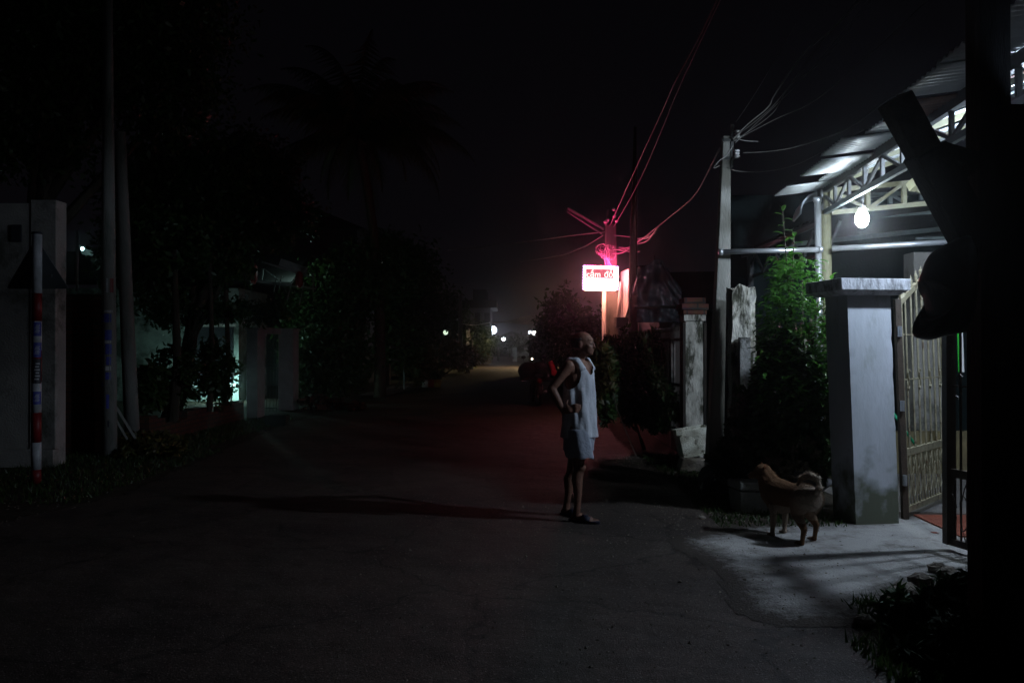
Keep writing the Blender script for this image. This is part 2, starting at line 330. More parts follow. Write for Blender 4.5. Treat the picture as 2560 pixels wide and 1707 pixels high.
# stained lower band as procedural height mask
def stained():
    m = M_pill; N = m.node_tree.nodes; L = m.node_tree.links; b = N['Principled BSDF']; src = b.inputs['Base Color'].links[0].from_socket
    tc = N.new('ShaderNodeTexCoord'); sp = N.new('ShaderNodeSeparateXYZ'); L.new(tc.outputs['Object'], sp.inputs[0])
    n = N.new('ShaderNodeTexNoise'); n.inputs['Scale'].default_value = 5; n.inputs['Detail'].default_value = 7; L.new(tc.outputs['Object'], n.inputs[0])
    ad = N.new('ShaderNodeMath'); ad.operation = 'MULTIPLY_ADD'; ad.inputs[1].default_value = 1.5; L.new(n.outputs['Fac'], ad.inputs[0]); L.new(sp.outputs[2], ad.inputs[2])
    mr = N.new('ShaderNodeMapRange'); mr.inputs[1].default_value = 1.28; mr.inputs[2].default_value = .86; L.new(ad.outputs[0], mr.inputs[0])
    mx = N.new('ShaderNodeMixRGB'); mx.inputs[2].default_value = (.11,.12,.085,1); L.new(mr.outputs[0], mx.inputs[0]); L.new(src, mx.inputs[1]); L.new(mx.outputs[0], b.inputs['Base Color'])
stained()
link('shaft', me, None, t)
mb = MB(); mb.rings([pillar_ring(1.95, .05), pillar_ring(1.985, .105)], True); mb.rings([pillar_ring(1.986, .115), pillar_ring(2.085, .118)], True)
mb.build('cap', M_cap, t, bevel=.006)

# ---------------------------------------------------------------- gates
def gate_leaf(p0, p1, name, label, z0, ztop0, ztop1, m, nb, style=0, stile=.04, zr=.58):
    d = Vector((p1[0]-p0[0], p1[1]-p0[1], 0)); Lg = d.length; d /= Lg; A = Vector((p0[0], p0[1], 0))
    t = thing(name, (p0[0], p0[1], 0), label, 'gate')
    def q(s, z): return A + d*(s*Lg) + Vector((-.030*z if style == 0 else 0, 0, z))
    zt = lambda s: ztop0 + (ztop1-ztop0)*math.sin(s*math.pi/2)
    nrm = Vector((-d.y, d.x, 0))
    f = MB(); f.beam(q(0,z0), q(0,zt(0)), stile, stile); f.beam(q(1,z0), q(1,zt(1)), stile, stile)
    f.beam(q(0,z0+.02), q(1,z0+.02), .035, .05); f.beam(q(0,zr), q(1,zr), .035, .06)
    K = 10
    for i in range(K): f.beam(q(i/K, zt(i/K)), q((i+1)/K+.004, zt((i+1)/K)), .035, .05)
    f.build('frame', m, t)
    b = MB()
    for i in range(1, nb):
        s = i/nb; b.beam(q(s, zr), q(s, zt(s)), .0135, .0135)
        b.beam(q(s, z0), q(s, zr), .011, .011); b.beam(q(s-.5/nb, z0), q(s-.5/nb, zr), .011, .011)
    b.beam(q(0, 1.22), q(1, 1.22), .012, .012)
    b.beam(q(0, 1.62), q(1, 1.62), .012, .014)
    b.build('bars', m, t)
    for i in range(nb):
        c = MB()
        s0 = (i+.5)/nb; rr = .5/nb*Lg*1.7
        for sg in (1, -1):
            pts = [q(s0, .30) + d*(rr*.9*math.cos(a)*(.3+.1*a)) + Vector((0,0,sg*.055*a*math.sin(a*.9)+.02*sg)) - nrm*.012 for a in [x*.45 for x in range(1, 12)]]
            c.tube(pts, .0045, 5)
        c.build('scroll', m, t)
        if i % 2 == 0:
            e = q((i+1)/nb, 1.22) - nrm*.012; c = MB()
            c.tube([e+Vector((0,0,.07))+d*.03, e+Vector((0,0,.09)), e+Vector((0,0,.06))-d*.02, e, e+Vector((0,0,-.06))+d*.02, e+Vector((0,0,-.09)), e+Vector((0,0,-.07))-d*.03], .007, 5); c.build('scroll', m, t)
    h = MB()
    for i in range(nb+1):
        s = i/nb*.96+.02; e = q(s, zt(s)+.02)
        h.tube([e, e+Vector((0,0,.06)), e+Vector((0,0,.12))], [.008, .014, .001], 6)
        for sg in (1, -1):
            h.tube([e+Vector((0,0,.0)), e+d*.03*sg+Vector((0,0,.045)), e+d*.045*sg+Vector((0,0,.075)), e+d*.02*sg+Vector((0,0,.08))], .006, 5)
        if i % 3 == 1: h.ball(e+Vector((0,0,.07)), .02, 8, 5)
    h.build('finials', m, t)
    return t
gate_leaf((3.47,7.52), (4.30,8.42), 'iron_gate', 'cream iron gate leaf standing open beside the whitewashed pillar, with scrolls and spear tips', .06, 1.90, 2.22, M_gate, 8)
gate_leaf((3.245,6.34), (3.40,5.80), 'iron_gate', 'dark brown iron gate leaf seen nearly edge-on beside the black post', .05, 1.95, 2.1, M_gateD, 5, style=1, stile=.07)
t = thing('shadow_wall', (3.3,4.6,0), 'unseen wall added behind the shed to cast shadow on the ground towards the camera', 'wall')
mb = MB(); mb.prism([Vector((3.40,5.70,0)),Vector((3.52,5.70,0)),Vector((3.36,3.0,0)),Vector((3.24,3.0,0))], (0,0,2.0)); mb.build('wall', M_greyW, t)  # unseen wall, added to throw the lower right ground into shadow
mb = MB(); mb.prism([Vector((3.37,5.73,2.001)),Vector((3.55,5.73,2.001)),Vector((3.39,2.97,2.001)),Vector((3.21,2.97,2.001))], (0,0,.06)); mb.build('coping', M_rough, t)
# hinge jamb strip between pillar and gate
t = thing('gate_jamb', (3.42,7.5,0), 'rusty narrow steel jamb between the whitewashed pillar and the open cream gate', 'jamb')
mb = MB(); mb.beam((3.45,7.5,0),(3.385,7.5,1.93),.05,.05); mb.build('post', M_gateD, t)
mb = MB()
for z in (.3, .95, 1.6): mb.tube([(3.44-.03*z,7.46,z),(3.44-.03*z,7.46,z+.09)], .02, 8)
mb.build('hinge', M_galv, t)

# ---------------------------------------------------------------- dark post, brace, sack, shed wall (foreground right)
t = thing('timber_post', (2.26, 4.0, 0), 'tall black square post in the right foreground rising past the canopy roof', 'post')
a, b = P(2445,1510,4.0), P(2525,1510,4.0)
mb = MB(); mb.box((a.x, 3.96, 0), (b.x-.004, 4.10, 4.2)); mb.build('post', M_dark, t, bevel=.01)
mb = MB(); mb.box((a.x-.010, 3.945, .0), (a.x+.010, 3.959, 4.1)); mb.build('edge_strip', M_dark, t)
t = thing('wooden_brace', P(2330,420,3.8), 'diagonal weathered wooden beam sticking up from the black post towards the street', 'beam')
mb = MB(); p, q = P(2236,248,3.78), P(2452,640,3.88)
mb.beam(p, p.lerp(q,.36), .124, .11, up=(0,1,0)); mb.build('beam_end', M_beam, t, bevel=.008)  # upper end of the beam painted lighter brown, as if lit
mb = MB(); mb.beam(p.lerp(q,.33)+Vector((.0,-.01,0)), q, .150, .13, up=(0,1,0)); mb.beam(P(2350,375,3.92), P(2450,405,3.96), .07, .06, up=(0,1,0)); mb.beam(P(2365,470,3.92), P(2450,390,3.96), .055, .06, up=(0,1,0)); mb.build('brace_boards', M_dark, t, bevel=.006)  # rest of the same beam painted near black for its shaded part
# sack outline with real thickness, built from blobs
out = [(2436,572),(2405,582),(2372,602),(2340,618),(2324,634),(2317,668),(2304,690),(2310,704),(2324,716),(2334,760),(2340,790),(2336,800),(2322,800),(2314,806),(2313,826),(2300,834),(2286,838),(2290,848),(2310,855),(2335,853),(2360,841),(2412,839),(2421,800),(2436,760)]
mb = MB(); n = len(out); rng = []
cxp = sum(p[0] for p in out)/n + 10; cyp = sum(p[1] for p in out)/n
for k, (dy, sc) in enumerate(((-.15,.25),(-.13,.62),(-.07,.9),(0,1.0),(.07,.9),(.12,.6),(.14,.25))):
    Y = 3.82
    rng.append([P(cxp+(x-cxp)*sc, cyp+(y-cyp)*sc, Y) + Vector((0, dy, 0)) for x, y in out])
mb.rings(rng, True)
me = baked(mb, [('SUBSURF', dict(levels=1, render_levels=1))], 'sack')
t = link('hanging_sack', me, M_black); setp(t, 'bulky black sack hanging from the dark post in front of the open cream gate', 'sack')
# shed wall to the right of the post
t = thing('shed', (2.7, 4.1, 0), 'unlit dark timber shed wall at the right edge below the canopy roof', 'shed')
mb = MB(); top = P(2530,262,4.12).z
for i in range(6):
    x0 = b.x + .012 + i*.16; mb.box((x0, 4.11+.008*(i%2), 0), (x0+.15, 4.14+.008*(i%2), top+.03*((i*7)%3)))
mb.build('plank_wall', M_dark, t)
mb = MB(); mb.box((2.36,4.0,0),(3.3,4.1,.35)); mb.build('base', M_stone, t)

# ---------------------------------------------------------------- canopy house
def Xe(Y): return 2.26 + .067*Y
def Xc(Y): return 2.62 + .0845*Y
ZE, ZC = 3.2, 3.25
t = thing('canopy', (3.4, 9.3, 0), 'corrugated metal canopy on steel trusses over the yard behind the gate', 'canopy')
CAN = t
def corr(Y0, Y1, x_of, xin, zfun, m, name, amp=.012, pitch=.076, par=None):
    n = max(4, int((Y1-Y0)/pitch*4)); vs = []; fs = []; K = 5
    for i in range(n+1):
        Y = Y0 + (Y1-Y0)*i/n; x0 = x_of(Y)
        for k in range(K+1):
            xm_ = max(x0+.05, Xc(Y)); x = (x0 + (xm_-x0)*k/2) if k < 3 else xm_ + (xin-xm_)*(k-2)/(K-2)
            vs.append((x, Y - .083*(x-Xc(Y))*0, zfun(x, Y) + amp*math.sin(2*math.pi*(Y-Y0)/pitch)))
    for i in range(n):
        for k in range(K):
            a = i*(K+1)+k; fs.append((a, a+1, a+K+2, a+K+1))
    mb = MB(); mb.add(vs, fs); me = mb.mesh(name, True); me.materials.append(m)
    o = link(name, me, None, par or CAN); md = o.modifiers.new('sol', 'SOLIDIFY'); md.thickness = .003; return o
def zr(x, Y):
    d = x - Xe(Y); k = Xc(Y) - Xe(Y); return ZE + (.13*d if d < k else .13*k + .36*(d-k))
for (y0, y1, sh, dz) in ((8.86,9.42,0.0,-.02),(8.32,8.88,.33,.0),(7.62,8.34,0.0,-.02),(7.0,7.6,-.02,.02),(6.45,7.03,.18,.05)):
    corr(y0, y1, (lambda Y, sh=sh: Xe(Y)+sh), 8.6, (lambda x, Y, dz=dz: zr(x, Y)+dz), M_zinc, 'roof_sheet')
corr(5.9, 6.47, lambda Y: Xe(Y)+.12, 8.6, lambda x, Y: zr(x, Y)+.0, M_rustz, 'roof_sheet')
corr(5.2, 5.92, lambda Y: Xe(Y), 8.6, lambda x, Y: zr(x, Y)+.03, M_zinc, 'roof_sheet')
corr(2.6, 5.24, lambda Y: Xe(Y), 8.6, lambda x, Y: zr(x, Y)+.05, M_zinc, 'roof_sheet')
# front truss parallel to the street
def pc(Y, z, dx=0): return Vector((Xc(Y)+dx, Y, z))
mb = MB(); mb.beam(pc(9.42,ZC-.02), pc(3.0,ZC-.02), .05, .09); mb.build('top_chord', M_steelD, CAN)
mb = MB(); mb.beam(pc(9.42,2.975), pc(3.0,2.975), .04, .05); mb.build('bottom_chord', M_steelC, CAN)
mb = MB(); n = 13; ys = [9.36-.47*i for i in range(n)]
for i in range(n):
    mb.beam(pc(ys[i],2.99), pc(ys[i],ZC-.06), .03, .035)
    if i < n-1:
        aa, bb = (2.99, ZC-.06) if i % 2 else (ZC-.06, 2.99)
        mb.beam(pc(ys[i],aa,.004), pc(ys[i+1],bb,.004), .026, .03)
mb.build('truss_web', M_steelD, CAN)
# cross trusses into the yard
def ctruss(p0, p1, h, m, name, nn=4):
    p0 = Vector(p0); p1 = Vector(p1); hz = Vector((0,0,h)); mb = MB()
    mb.beam(p0, p1, .045, .05); mb.beam(p0+hz, p1+hz*1.0, .045, .05)
    for i in range(nn+1):
        q = p0.lerp(p1, i/nn); mb.beam(q, q+hz, .045, .045)
        if i < nn:
            q2 = p0.lerp(p1, (i+1)/nn)
            mb.beam(q+hz, q2, .03, .035) if i % 2 == 0 else mb.beam(q, q2+hz, .03, .035)
    mb.build(name, m, CAN)
ctruss(P(2079,532,9.2), P(2445,497,9.0), .24, M_steelY, 'cross_truss')
ctruss(P(2445,497,9.0), P(2750,470,8.85), .24, M_steelY, 'cross_truss', 3)
ctruss(P(2070,549,10.6), P(2460,521,10.5), .26, M_steelC, 'cross_truss', 5)
mb = MB(); mb.beam(P(1990,575,12), P(2330,548,12), .04, .05); mb.beam(P(1970,612,11.5), P(2480,560,11.8), .05, .06); mb.beam(P(2290,597,11), P(2500,590,11), .03,.03); mb.build('purlin', M_steelC, CAN)
mb = MB(); mb.tube([P(2080,622,9.15), P(2480,599,8.9)], .03, 10); mb.build('cross_pipe', M_galv, CAN, smooth=True)
mb = MB()
for y in (8.9, 7.9, 6.9, 5.9, 4.9, 4.0):
    mb.beam((Xc(y)+.05, y, zr(Xc(y)+.05,y)-.045), (8.5, y-.2, zr(8.5,y)-.05), .05, .05)
mb.build('rafter', M_steelY, CAN)
mb = MB(); mb.beam(P(2275,470,8.5), P(2345,408,8.2), .07, .09); mb.build('strut', M_steelY, CAN)
# columns
mb = MB(); mb.tube([P(2073,1262,9.3)*1.0, P(2062,470,9.3)], .062, 14); o = mb.build('column', M_steelY, CAN, smooth=True)
mb = MB(); mb.beam(P(2061,530,9.3), P(2058,468,9.3), .10, .10); mb.build('column_head', M_steelD, CAN)
t = thing('drain_pipe', P(2045,1262,9.15), 'shiny grey downpipe standing beside the cream canopy column', 'pipe')
mb = MB(); mb.tube([Vector((P(2052,900,9.15).x,9.15,0)), P(2044,498,9.15)], .036, 14); mb.build('pipe', M_galv, t, smooth=True)
mb = MB(); mb.tube([P(2044,505,9.15), P(2044,494,9.15)], .044, 14); mb.build('collar', M_galv, t, smooth=True)
t = thing('cross_pipe', P(1925,627,9.25), 'horizontal grey pipe joining the leaning concrete pole to the downpipe', 'pipe')
mb = MB(); mb.tube([P(1800,630,9.3), P(2054,624,9.1)], .028, 14); mb.build('pipe', M_galv, t, smooth=True)
mb = MB(); mb.tube([P(1797,630,9.3), P(1806,630,9.3)], .036, 14); mb.build('end_cap', M_galv, t, smooth=True); mb = MB(); mb.tube([P(2046,624,9.1), P(2056,624,9.1)], .034, 14); mb.build('end_cap', M_galv, t, smooth=True)
# curved canopy sheet and lower roof beyond
t = thing('lower_roof', (3.9, 10.6, 0), 'dark lower corrugated roof with curved end sheet behind the tall leafy shrub', 'roof')
mb = MB(); cpts = [(2060,474),(2040,478),(2022,487),(2008,502),(2001,518),(1999,534)]
K = 6; v = []
for i, (x, y) in enumerate(cpts):
    for k in range(K+1): v.append(P(x, y, 9.5) + Vector((.02*k, .10*k, 0)))
mb.add(v, [(i*(K+1)+k, i*(K+1)+k+1, (i+1)*(K+1)+k+1, (i+1)*(K+1)+k) for i in range(len(cpts)-1) for k in range(K)])
o = mb.build('curved_sheet', M_zinc, t); md = o.modifiers.new('s','SOLIDIFY'); md.thickness = .02
corr(9.5, 13.6, lambda Y: 3.22+.03*Y, 7.5, lambda x, Y: 2.99+.13*(x-3.5), M_roofd, 'roof_sheets', .02, .12, par=t)
mb = MB(); mb.beam((3.55,9.6,2.94),(3.62,13.4,2.94), .04,.05); mb.beam((3.7,9.6,2.62),(3.75,13.4,2.62), .04,.04)
for i in range(9):
    y = 9.6+.42*i; mb.beam((3.7,y,2.62 if i%2 else 2.94),(3.7,y+.42,2.94 if i%2 else 2.62), .03,.03)
mb.build('truss', M_steelD, t)
mb = MB(); mb.box((3.66,13.2,0),(3.74,13.28,2.95)); mb.build('post', M_steelD, t)
# house behind
t = thing('house', (6, 13.5, 0), 'dark green rendered house wall behind the canopy and the hanging bulb', 'house')
mb = MB(); mb.box((3.3,13.4,0),(11,13.6,3.9)); mb.build('wall', M_greenW, t)
mb = MB()
for z in (2.15, 2.6, 3.1): mb.box((3.3,13.36,z),(11,13.399,z+.03))
mb.build('wall_battens', M_greenW, t)
mb = MB(); a = P(2276,700,11.2); b2 = P(2345,700,11.2); mb.box((a.x,11.1,0),(b2.x,11.4,P(2300,632,11.2).z)); mb.build('inner_pillar', M_greyW, t, bevel=.01)
mb = MB(); mb.box((5.0,13.34,.9),(5.9,13.398,2.0)); fr = mb.build('window', M_ink, t)
mb = MB()
for x in (5.0,5.3,5.6,5.88): mb.box((x,13.31,.9),(x+.03,13.339,2.0))
mb.build('frame', M_steelC, fr)
t = thing('yard_wall', (4.5, 10.2, 0), 'low yellow plaster wall seen through the bars of the open cream gate', 'wall')
mb = MB(); mb.box((3.75,10.2,0),(8.0,10.35,.50)); mb.build('wall', M_yel, t)
mb = MB(); mb.box((3.62,8.95,0),(3.86,9.15,1.92)); mb.build('wall_pier', M_yel, t)
mb = MB(); mb.box((3.58,8.91,1.921),(3.90,9.19,1.99)); mb.build('pier_cap', M_brick, t)
# clutter in yard behind the gate
def wheel(mb, c, r, ax=(1,0,0), w=.05):
    c = Vector(c); ax = Vector(ax).normalized(); u = ax.cross(Vector((0,0,1))).normalized(); v = Vector((0,0,1))
    pts = [c + u*r*math.cos(a) + v*r*math.sin(a) for a in [2*math.pi*i/20 for i in range(20)]]; n = 8; vs = []; fs = []
    for i, p in enumerate(pts):
        e = (p-c).normalized()
        for j in range(n):
            s = 2*math.pi*j/n; vs.append(p + e*w*.5*math.cos(s) + ax*w*.5*math.sin(s))
    for i in range(20):
        for j in range(n): fs.append((i*n+j, i*n+(j+1)%n, ((i+1)%20)*n+(j+1)%n, ((i+1)%20)*n+j))
    mb.add(vs, fs)
for (px, py, px2, Y, mm, nm, lab) in ((2396,845,2399,8.9,mat('green_plastic',(.02,.35,.03),(.02,.28,.03),5,.5),'hanging_strap','bright green strap hanging inside the yard right of the open gate'),
                             (2403,842,2407,8.92,M_white,'hanging_strap','white strap hanging inside the yard beside the green one')):
    p, q = P(px,py-25,Y), P(px2,930,Y); mb = MB(); mb.beam(p, q, .026, .012); o = mb.build(nm, mm); setp(o, lab, 'strap')
hose = mat('green_hose', (.01,.30,.14), (.01,.24,.11), 5, .5)
mb = MB(); mb.tube([P(2232,1030,8.9), P(2262,1075,8.9), P(2284,1105,8.9), P(2300,1128,8.9)], .014, 8); o = mb.build('garden_hose', hose, smooth=True); setp(o, 'green hose slanting behind the lower bars of the cream gate', 'hose')

# ---------------------------------------------------------------- lamps
M_bulb = emit('lit_bulb', (.80,.92,1.0), BULB); M_bulb2 = emit('lit_bulb_cool', (.66,.80,1.0), LAMP2)
t = thing('hanging_bulb', P(2155,545,8.3), 'glowing white bulb hanging under the canopy', 'lamp')
mb = MB(); mb.ball(P(2155,547,8.3), (.062,.062,.086), 16, 12); mb.build('bulb', M_bulb, t, True)
mb = MB(); mb.tube([P(2156,524,8.3), P(2156,514,8.3)], [.045,.025], 10); mb.build('socket', M_white, t, True)
mb = MB(); mb.tube([P(2156,516,8.3), P(2160,470,8.3), P(2172,420,8.3)], .005, 5); mb.build('cord', M_wire, t)
L2 = Vector((4.05, 6.50, 3.08))
t = thing('hanging_bulb', L2, 'cold white bulb under the canopy hidden beyond the black post at the right edge', 'lamp')
mb = MB(); mb.ball(L2, (.045,.045,.07), 16, 12); mb.build('bulb', M_bulb2, t, True)
mb = MB(); mb.tube([L2+Vector((0,0,.075)), L2+Vector((0,0,.12))], [.035,.03], 10); mb.build('socket', M_white, t, True)
mb = MB(); mb.tube([L2+Vector((0,0,.085)), L2+Vector((0,0,.10))], [.125,.08], 20); mb.build('shade', M_steelD, t, True)  # unseen cone added over the bulb to hold its light off the roof
t = thing('tube_lamp', P(2348,400,6.5), 'short lit tube lamp showing past the edge of the diagonal wooden beam', 'lamp')
mb = MB()
mb.tube([P(2333,378,6.5), P(2343,391,6.5)], .009, 8); mb.tube([P(2347,398,6.5), P(2361,412,6.5)], .013, 8); mb.build('tube', emit('tube', (.8,.9,1), 6), t, True)
mb = MB(); mb.beam(P(2334,374,6.53), P(2368,416,6.53), .03, .02); mb.build('housing', M_steelD, t)

# ---------------------------------------------------------------- leaning concrete pole and its neighbours
t = thing('utility_pole', P(1795,1207,9.5), 'leaning grey square concrete pole with insulators beside the broken pillar', 'pole')
p0 = P(1792,1207,9.5); p1 = P(1815,342,9.5)
def pr(p, w, d): return [p+Vector((-w/2,-d/2,0)), p+Vector((w/2,-d/2,0)), p+Vector((w/2,d/2,0)), p+Vector((-w/2,d/2,0))]
mb = MB(); mb.rings([pr(Vector((p0.x-.02,9.5,0)), .215, .2), pr(p0.lerp(p1,.5), .165, .16), pr(p1, .085, .1)]); mb.build('shaft', M_poleC, t, bevel=.01)
mb = MB(); mb.beam(P(1829,420,9.45), P(1831,312,9.45), .03, .03); mb.beam(P(1805,352,9.45), P(1845,350,9.45), .03,.03); mb.beam(P(1805,396,9.45), P(1842,396,9.45), .03,.03); mb.build('bracket', M_steelD, t)
for (x, y) in ((1843,336),(1842,385)):
    mb = MB(); c = P(x, y, 9.42)
    for k in range(3): mb.tube([c+Vector((0,0,-.04+.03*k)), c+Vector((0,0,-.025+.03*k)), c+Vector((0,0,-.012+.03*k))], [.022,.035,.022], 10)
    mb.build('insulator', M_porc, t, True)
t = thing('drain_pipe', P(1822,1180,9.2), 'thin black pipe rising between the leaning pole and the broken pillar', 'pipe')
mb = MB(); mb.tube([Vector((P(1815,1000,9.2).x,9.2,0)), P(1820,900,9.2), P(1823,722,9.2)], .03, 10); mb.build('pipe', M_ink, t, smooth=True)
t = thing('broken_pillar', P(1852,1200,9.0), 'crumbling stained concrete pillar with a rendered strip down its front', 'pillar')
rnd = random.Random(5); rg = []
zt = P(1855,718,9.0).z; pa, pb = P(1828,800,9.0).x, P(1886,800,9.0).x
for i in range(22):
    z = zt*i/21; r = []
    for k in range(16):
        s = k/16*4; e = int(s); f = s-e
        cs = [(pa,8.95),(pb,8.95),(pb,9.17),(pa,9.17)]; c0, c1 = cs[e], cs[(e+1)%4]
        j = .012 if z < zt*.75 else .02
        zz = z + (rnd.gauss(0,.02) if i == 21 else 0)
        r.append(Vector((c0[0]+(c1[0]-c0[0])*f+rnd.gauss(0,j*.5), c0[1]+(c1[1]-c0[1])*f+rnd.gauss(0,j*.5), zz)))
    rg.append(r)
mb = MB(); mb.rings(rg); mb.build('core', M_old, t)
mb = MB(); a, b2 = P(1847,844,8.9).x, P(1874,844,8.9).x; mb.box((a,8.86,0),(b2,8.93,P(1860,843,8.9).z)); mb.build('rendered_strip', M_rough, t, bevel=.006)
t = thing('brick_pillar', P(1732,1080,11.0), 'square plastered brick pillar with stepped cap behind the tilted foam box', 'pillar')
Y = 11.0; xm = P(1732,800,Y).x; zt = P(1732,745,Y).z
mb = MB(); mb.box((xm-.115,Y-.1,0),(xm+.115,Y+.16,zt-.3)); mb.box((xm-.14,Y-.13,zt-.3),(xm+.14,Y+.19,zt-.22)); mb.build('shaft', M_old, t, bevel=.008)
mb = MB(); mb.box((xm-.15,Y-.14,zt-.219),(xm+.15,Y+.2,zt-.16)); mb.box((xm-.17,Y-.16,zt-.159),(xm+.17,Y+.22,zt-.08)); mb.box((xm-.14,Y-.13,zt-.079),(xm+.14,Y+.19,zt)); mb.build('cap', M_brick, t, bevel=.008)
mb = MB(); mb.box((xm-.15,Y-.12,0),(xm-.116,Y+.1,zt-.32)); mb.box((xm+.116,Y-.12,0),(xm+.15,Y+.1,zt-.32)); mb.build('side_rail', M_dark, t)
# iron fence along right side
def iron_fence(pa, pb, h, label, n, m, group=None):
    pa = Vector((*pa,0)); pb = Vector((*pb,0)); t = thing('iron_fence', pa.lerp(pb,.5), label, 'fence')
    mb = MB()
    for z in (.3, h*.55, h-.12):
        mb = MB(); mb.beam(pa+Vector((0,0,z)), pb+Vector((0,0,z)), .03,.035); mb.build('rail', m, t)
    mb = MB()
    for i in range(n+1):
        q = pa.lerp(pb, i/n); mb.beam(q+Vector((0,0,.15)), q+Vector((0,0,h)), .02,.02); mb.tube([q+Vector((0,0,h)), q+Vector((0,0,h+.1))], [.018,.001], 5)
    mb.build('bars', m, t); mb = MB(); mb.beam(pa+Vector((0,0,.0))+Vector((0,0,.12)), pb+Vector((0,0,.12)), .12,.26); mb.build('plinth', M_stone, t)
    for s in (.33,.66):
        q = pa.lerp(pb, s); mb = MB(); mb.beam(q, q+Vector((0,0,h-.1)), .13,.13); mb.build('post', M_old, t)
iron_fence((2.42,11.2),(2.55,16.5), 1.75, 'rusty iron fence on a low plinth beyond the plastered brick pillar', 40, M_gateD)
iron_fence((2.75,11.2),(3.0,10.0), 1.6, 'short rusty iron fence bay between the brick pillar and the broken pillar', 10, M_gateD)
pinkp = mat('faded_pink_paint', (.30,.16,.15), (.2,.1,.1), 8, .8)
iron_fence((2.95,9.6),(3.9,9.9), 1.7, 'faded pink iron fence glimpsed between the broken pillar and the leafy shrub', 14, pinkp)

# ---------------------------------------------------------------- boxes and stones by the right verge
def foam_box(name, c, sx, sy, sz, rot, label, m, lid=False, broken=False):
    t = thing(name, c, label, 'box'); Mx = Matrix.Translation(c) @ Matrix.Rotation(rot[2],4,'Z') @ Matrix.Rotation(rot[0],4,'X') @ Matrix.Rotation(rot[1],4,'Y')
    def ring(z, s, o=0): return [Mx @ Vector((x*sx/2*s, y*sy/2*s, z)) for x, y in ((-1,-1),(1,-1),(1,1),(-1,1))]
    mb = MB(); mb.rings([ring(0,.86), ring(sz,1.0), ring(sz,.88), ring(.04,.76)]); mb.build('box_body', m, t, bevel=.012)
    if broken:
        mb = MB(); mb.box((-sx/2-.035,-sy/2-.03,sz-.05),(-sx/2+.05,-sy/2+.02,sz+.035), M=Mx); mb.build('torn_rim', m, t, bevel=.008)
    if lid:
        mb = MB(); mb.box((-sx/2-.01,-sy/2-.01,sz+.012),(sx/2+.01,sy/2+.01,sz+.085), M=Mx); mb.build('lid', m, t, bevel=.012)
c = G(1737,1172); foam_box('foam_box', Vector((c.x,c.y,.175)), .40, .30, .34, (0,R(-9),R(4)), 'dirty white polystyrene box with a torn rim tilted on a stone block', M_foam, broken=True)
def rock(name, c, r, seed, m, label, cat='stone', group=None):
    rnd = random.Random(seed); mb = MB(); mb.ball((0,0,0), 1, 9, 6)
    mb.v = [((v[0]*(1+rnd.uniform(-.22,.22)))*r[0]+c[0], v[1]*(1+rnd.uniform(-.22,.22))*r[1]+c[1], max(-r[2]*.6, v[2]*(1+rnd.uniform(-.2,.2))*r[2])+c[2]) for v in mb.v]
    o = mb.build(name, m, smooth=False); setp(o, label, cat, group); return o
t = MB(); cc = G(1733,1176); t.prism([Vector((cc.x-.19,cc.y-.13,0)),Vector((cc.x+.18,cc.y-.13,.0)),Vector((cc.x+.14,cc.y-.13,.15)),Vector((cc.x-.15,cc.y-.13,.165))], (0,.26,0)); o = t.build('stone_block', M_stone, bevel=.015); setp(o, 'rough stone block under the tilted polystyrene box', 'stone')
c = G(1880,1282); foam_box('foam_box', Vector((c.x,c.y+.12,.0)), .30, .25, .19, (0,R(3),R(12)), 'grey lidded foam box on the grass behind the dog', M_foam2, lid=True)
c = G(1768,1178); mb = MB(); mb.box((c.x-.03,c.y,.03),(c.x+.04,c.y+.05,.05)); o = mb.build('plastic_scrap', mat('pink_plastic', (.5,.05,.06), (.4,.04,.05), 5,.5)); setp(o, 'small pink plastic scrap right of the stone block', 'litter')
# heap of rubbish bags behind dog
rock('rubbish_sack', G(1815,1240)+Vector((0,.3,.12)), (.2,.2,.2), 8, M_black, 'black rubbish sack left of the lidded foam box', 'sack')
rock('rubbish_sack', G(2010,1262)+Vector((0,.2,.2)), (.34,.2,.24), 12, mat('grey_sack',(.16,.16,.17),(.1,.1,.1),9,.6,.6,20), 'grey rubbish sack behind the tail of the dog', 'sack')
rr = random.Random(21)
for i in range(11):
    px, py = [(1755,1296),(1830,1330),(2345,1430),(2260,1490),(2222,1502),(2300,1462),(2160,1560),(2240,1535),(2370,1440),(1862,1450),(1700,1455)][i]
    p = G(px, py); r = [.03,.02,.07,.09,.06,.08,.06,.08,.07,.015,.015][i]
    rock('rubble_stone', p+Vector((0,0,r*.3)), (r, r*.8, r*.65), i+40, M_stone,
         ['pale pebble on the verge below the foam boxes','small pebble left of the dog at the slab edge','dark stone at the foot of the brown gate leaf','largest jagged rubble stone at the near slab corner','smaller jagged stone left of the largest rubble stone','rubble stone on the slab edge below the brown gate','low stone among weeds at the near corner of the driveway','dark stone behind the weeds below the driveway','stone in shadow left of the dark gate leaf foot','tiny pebble on the lower left part of the driveway','tiny pebble on the roadside left of the driveway'][i])

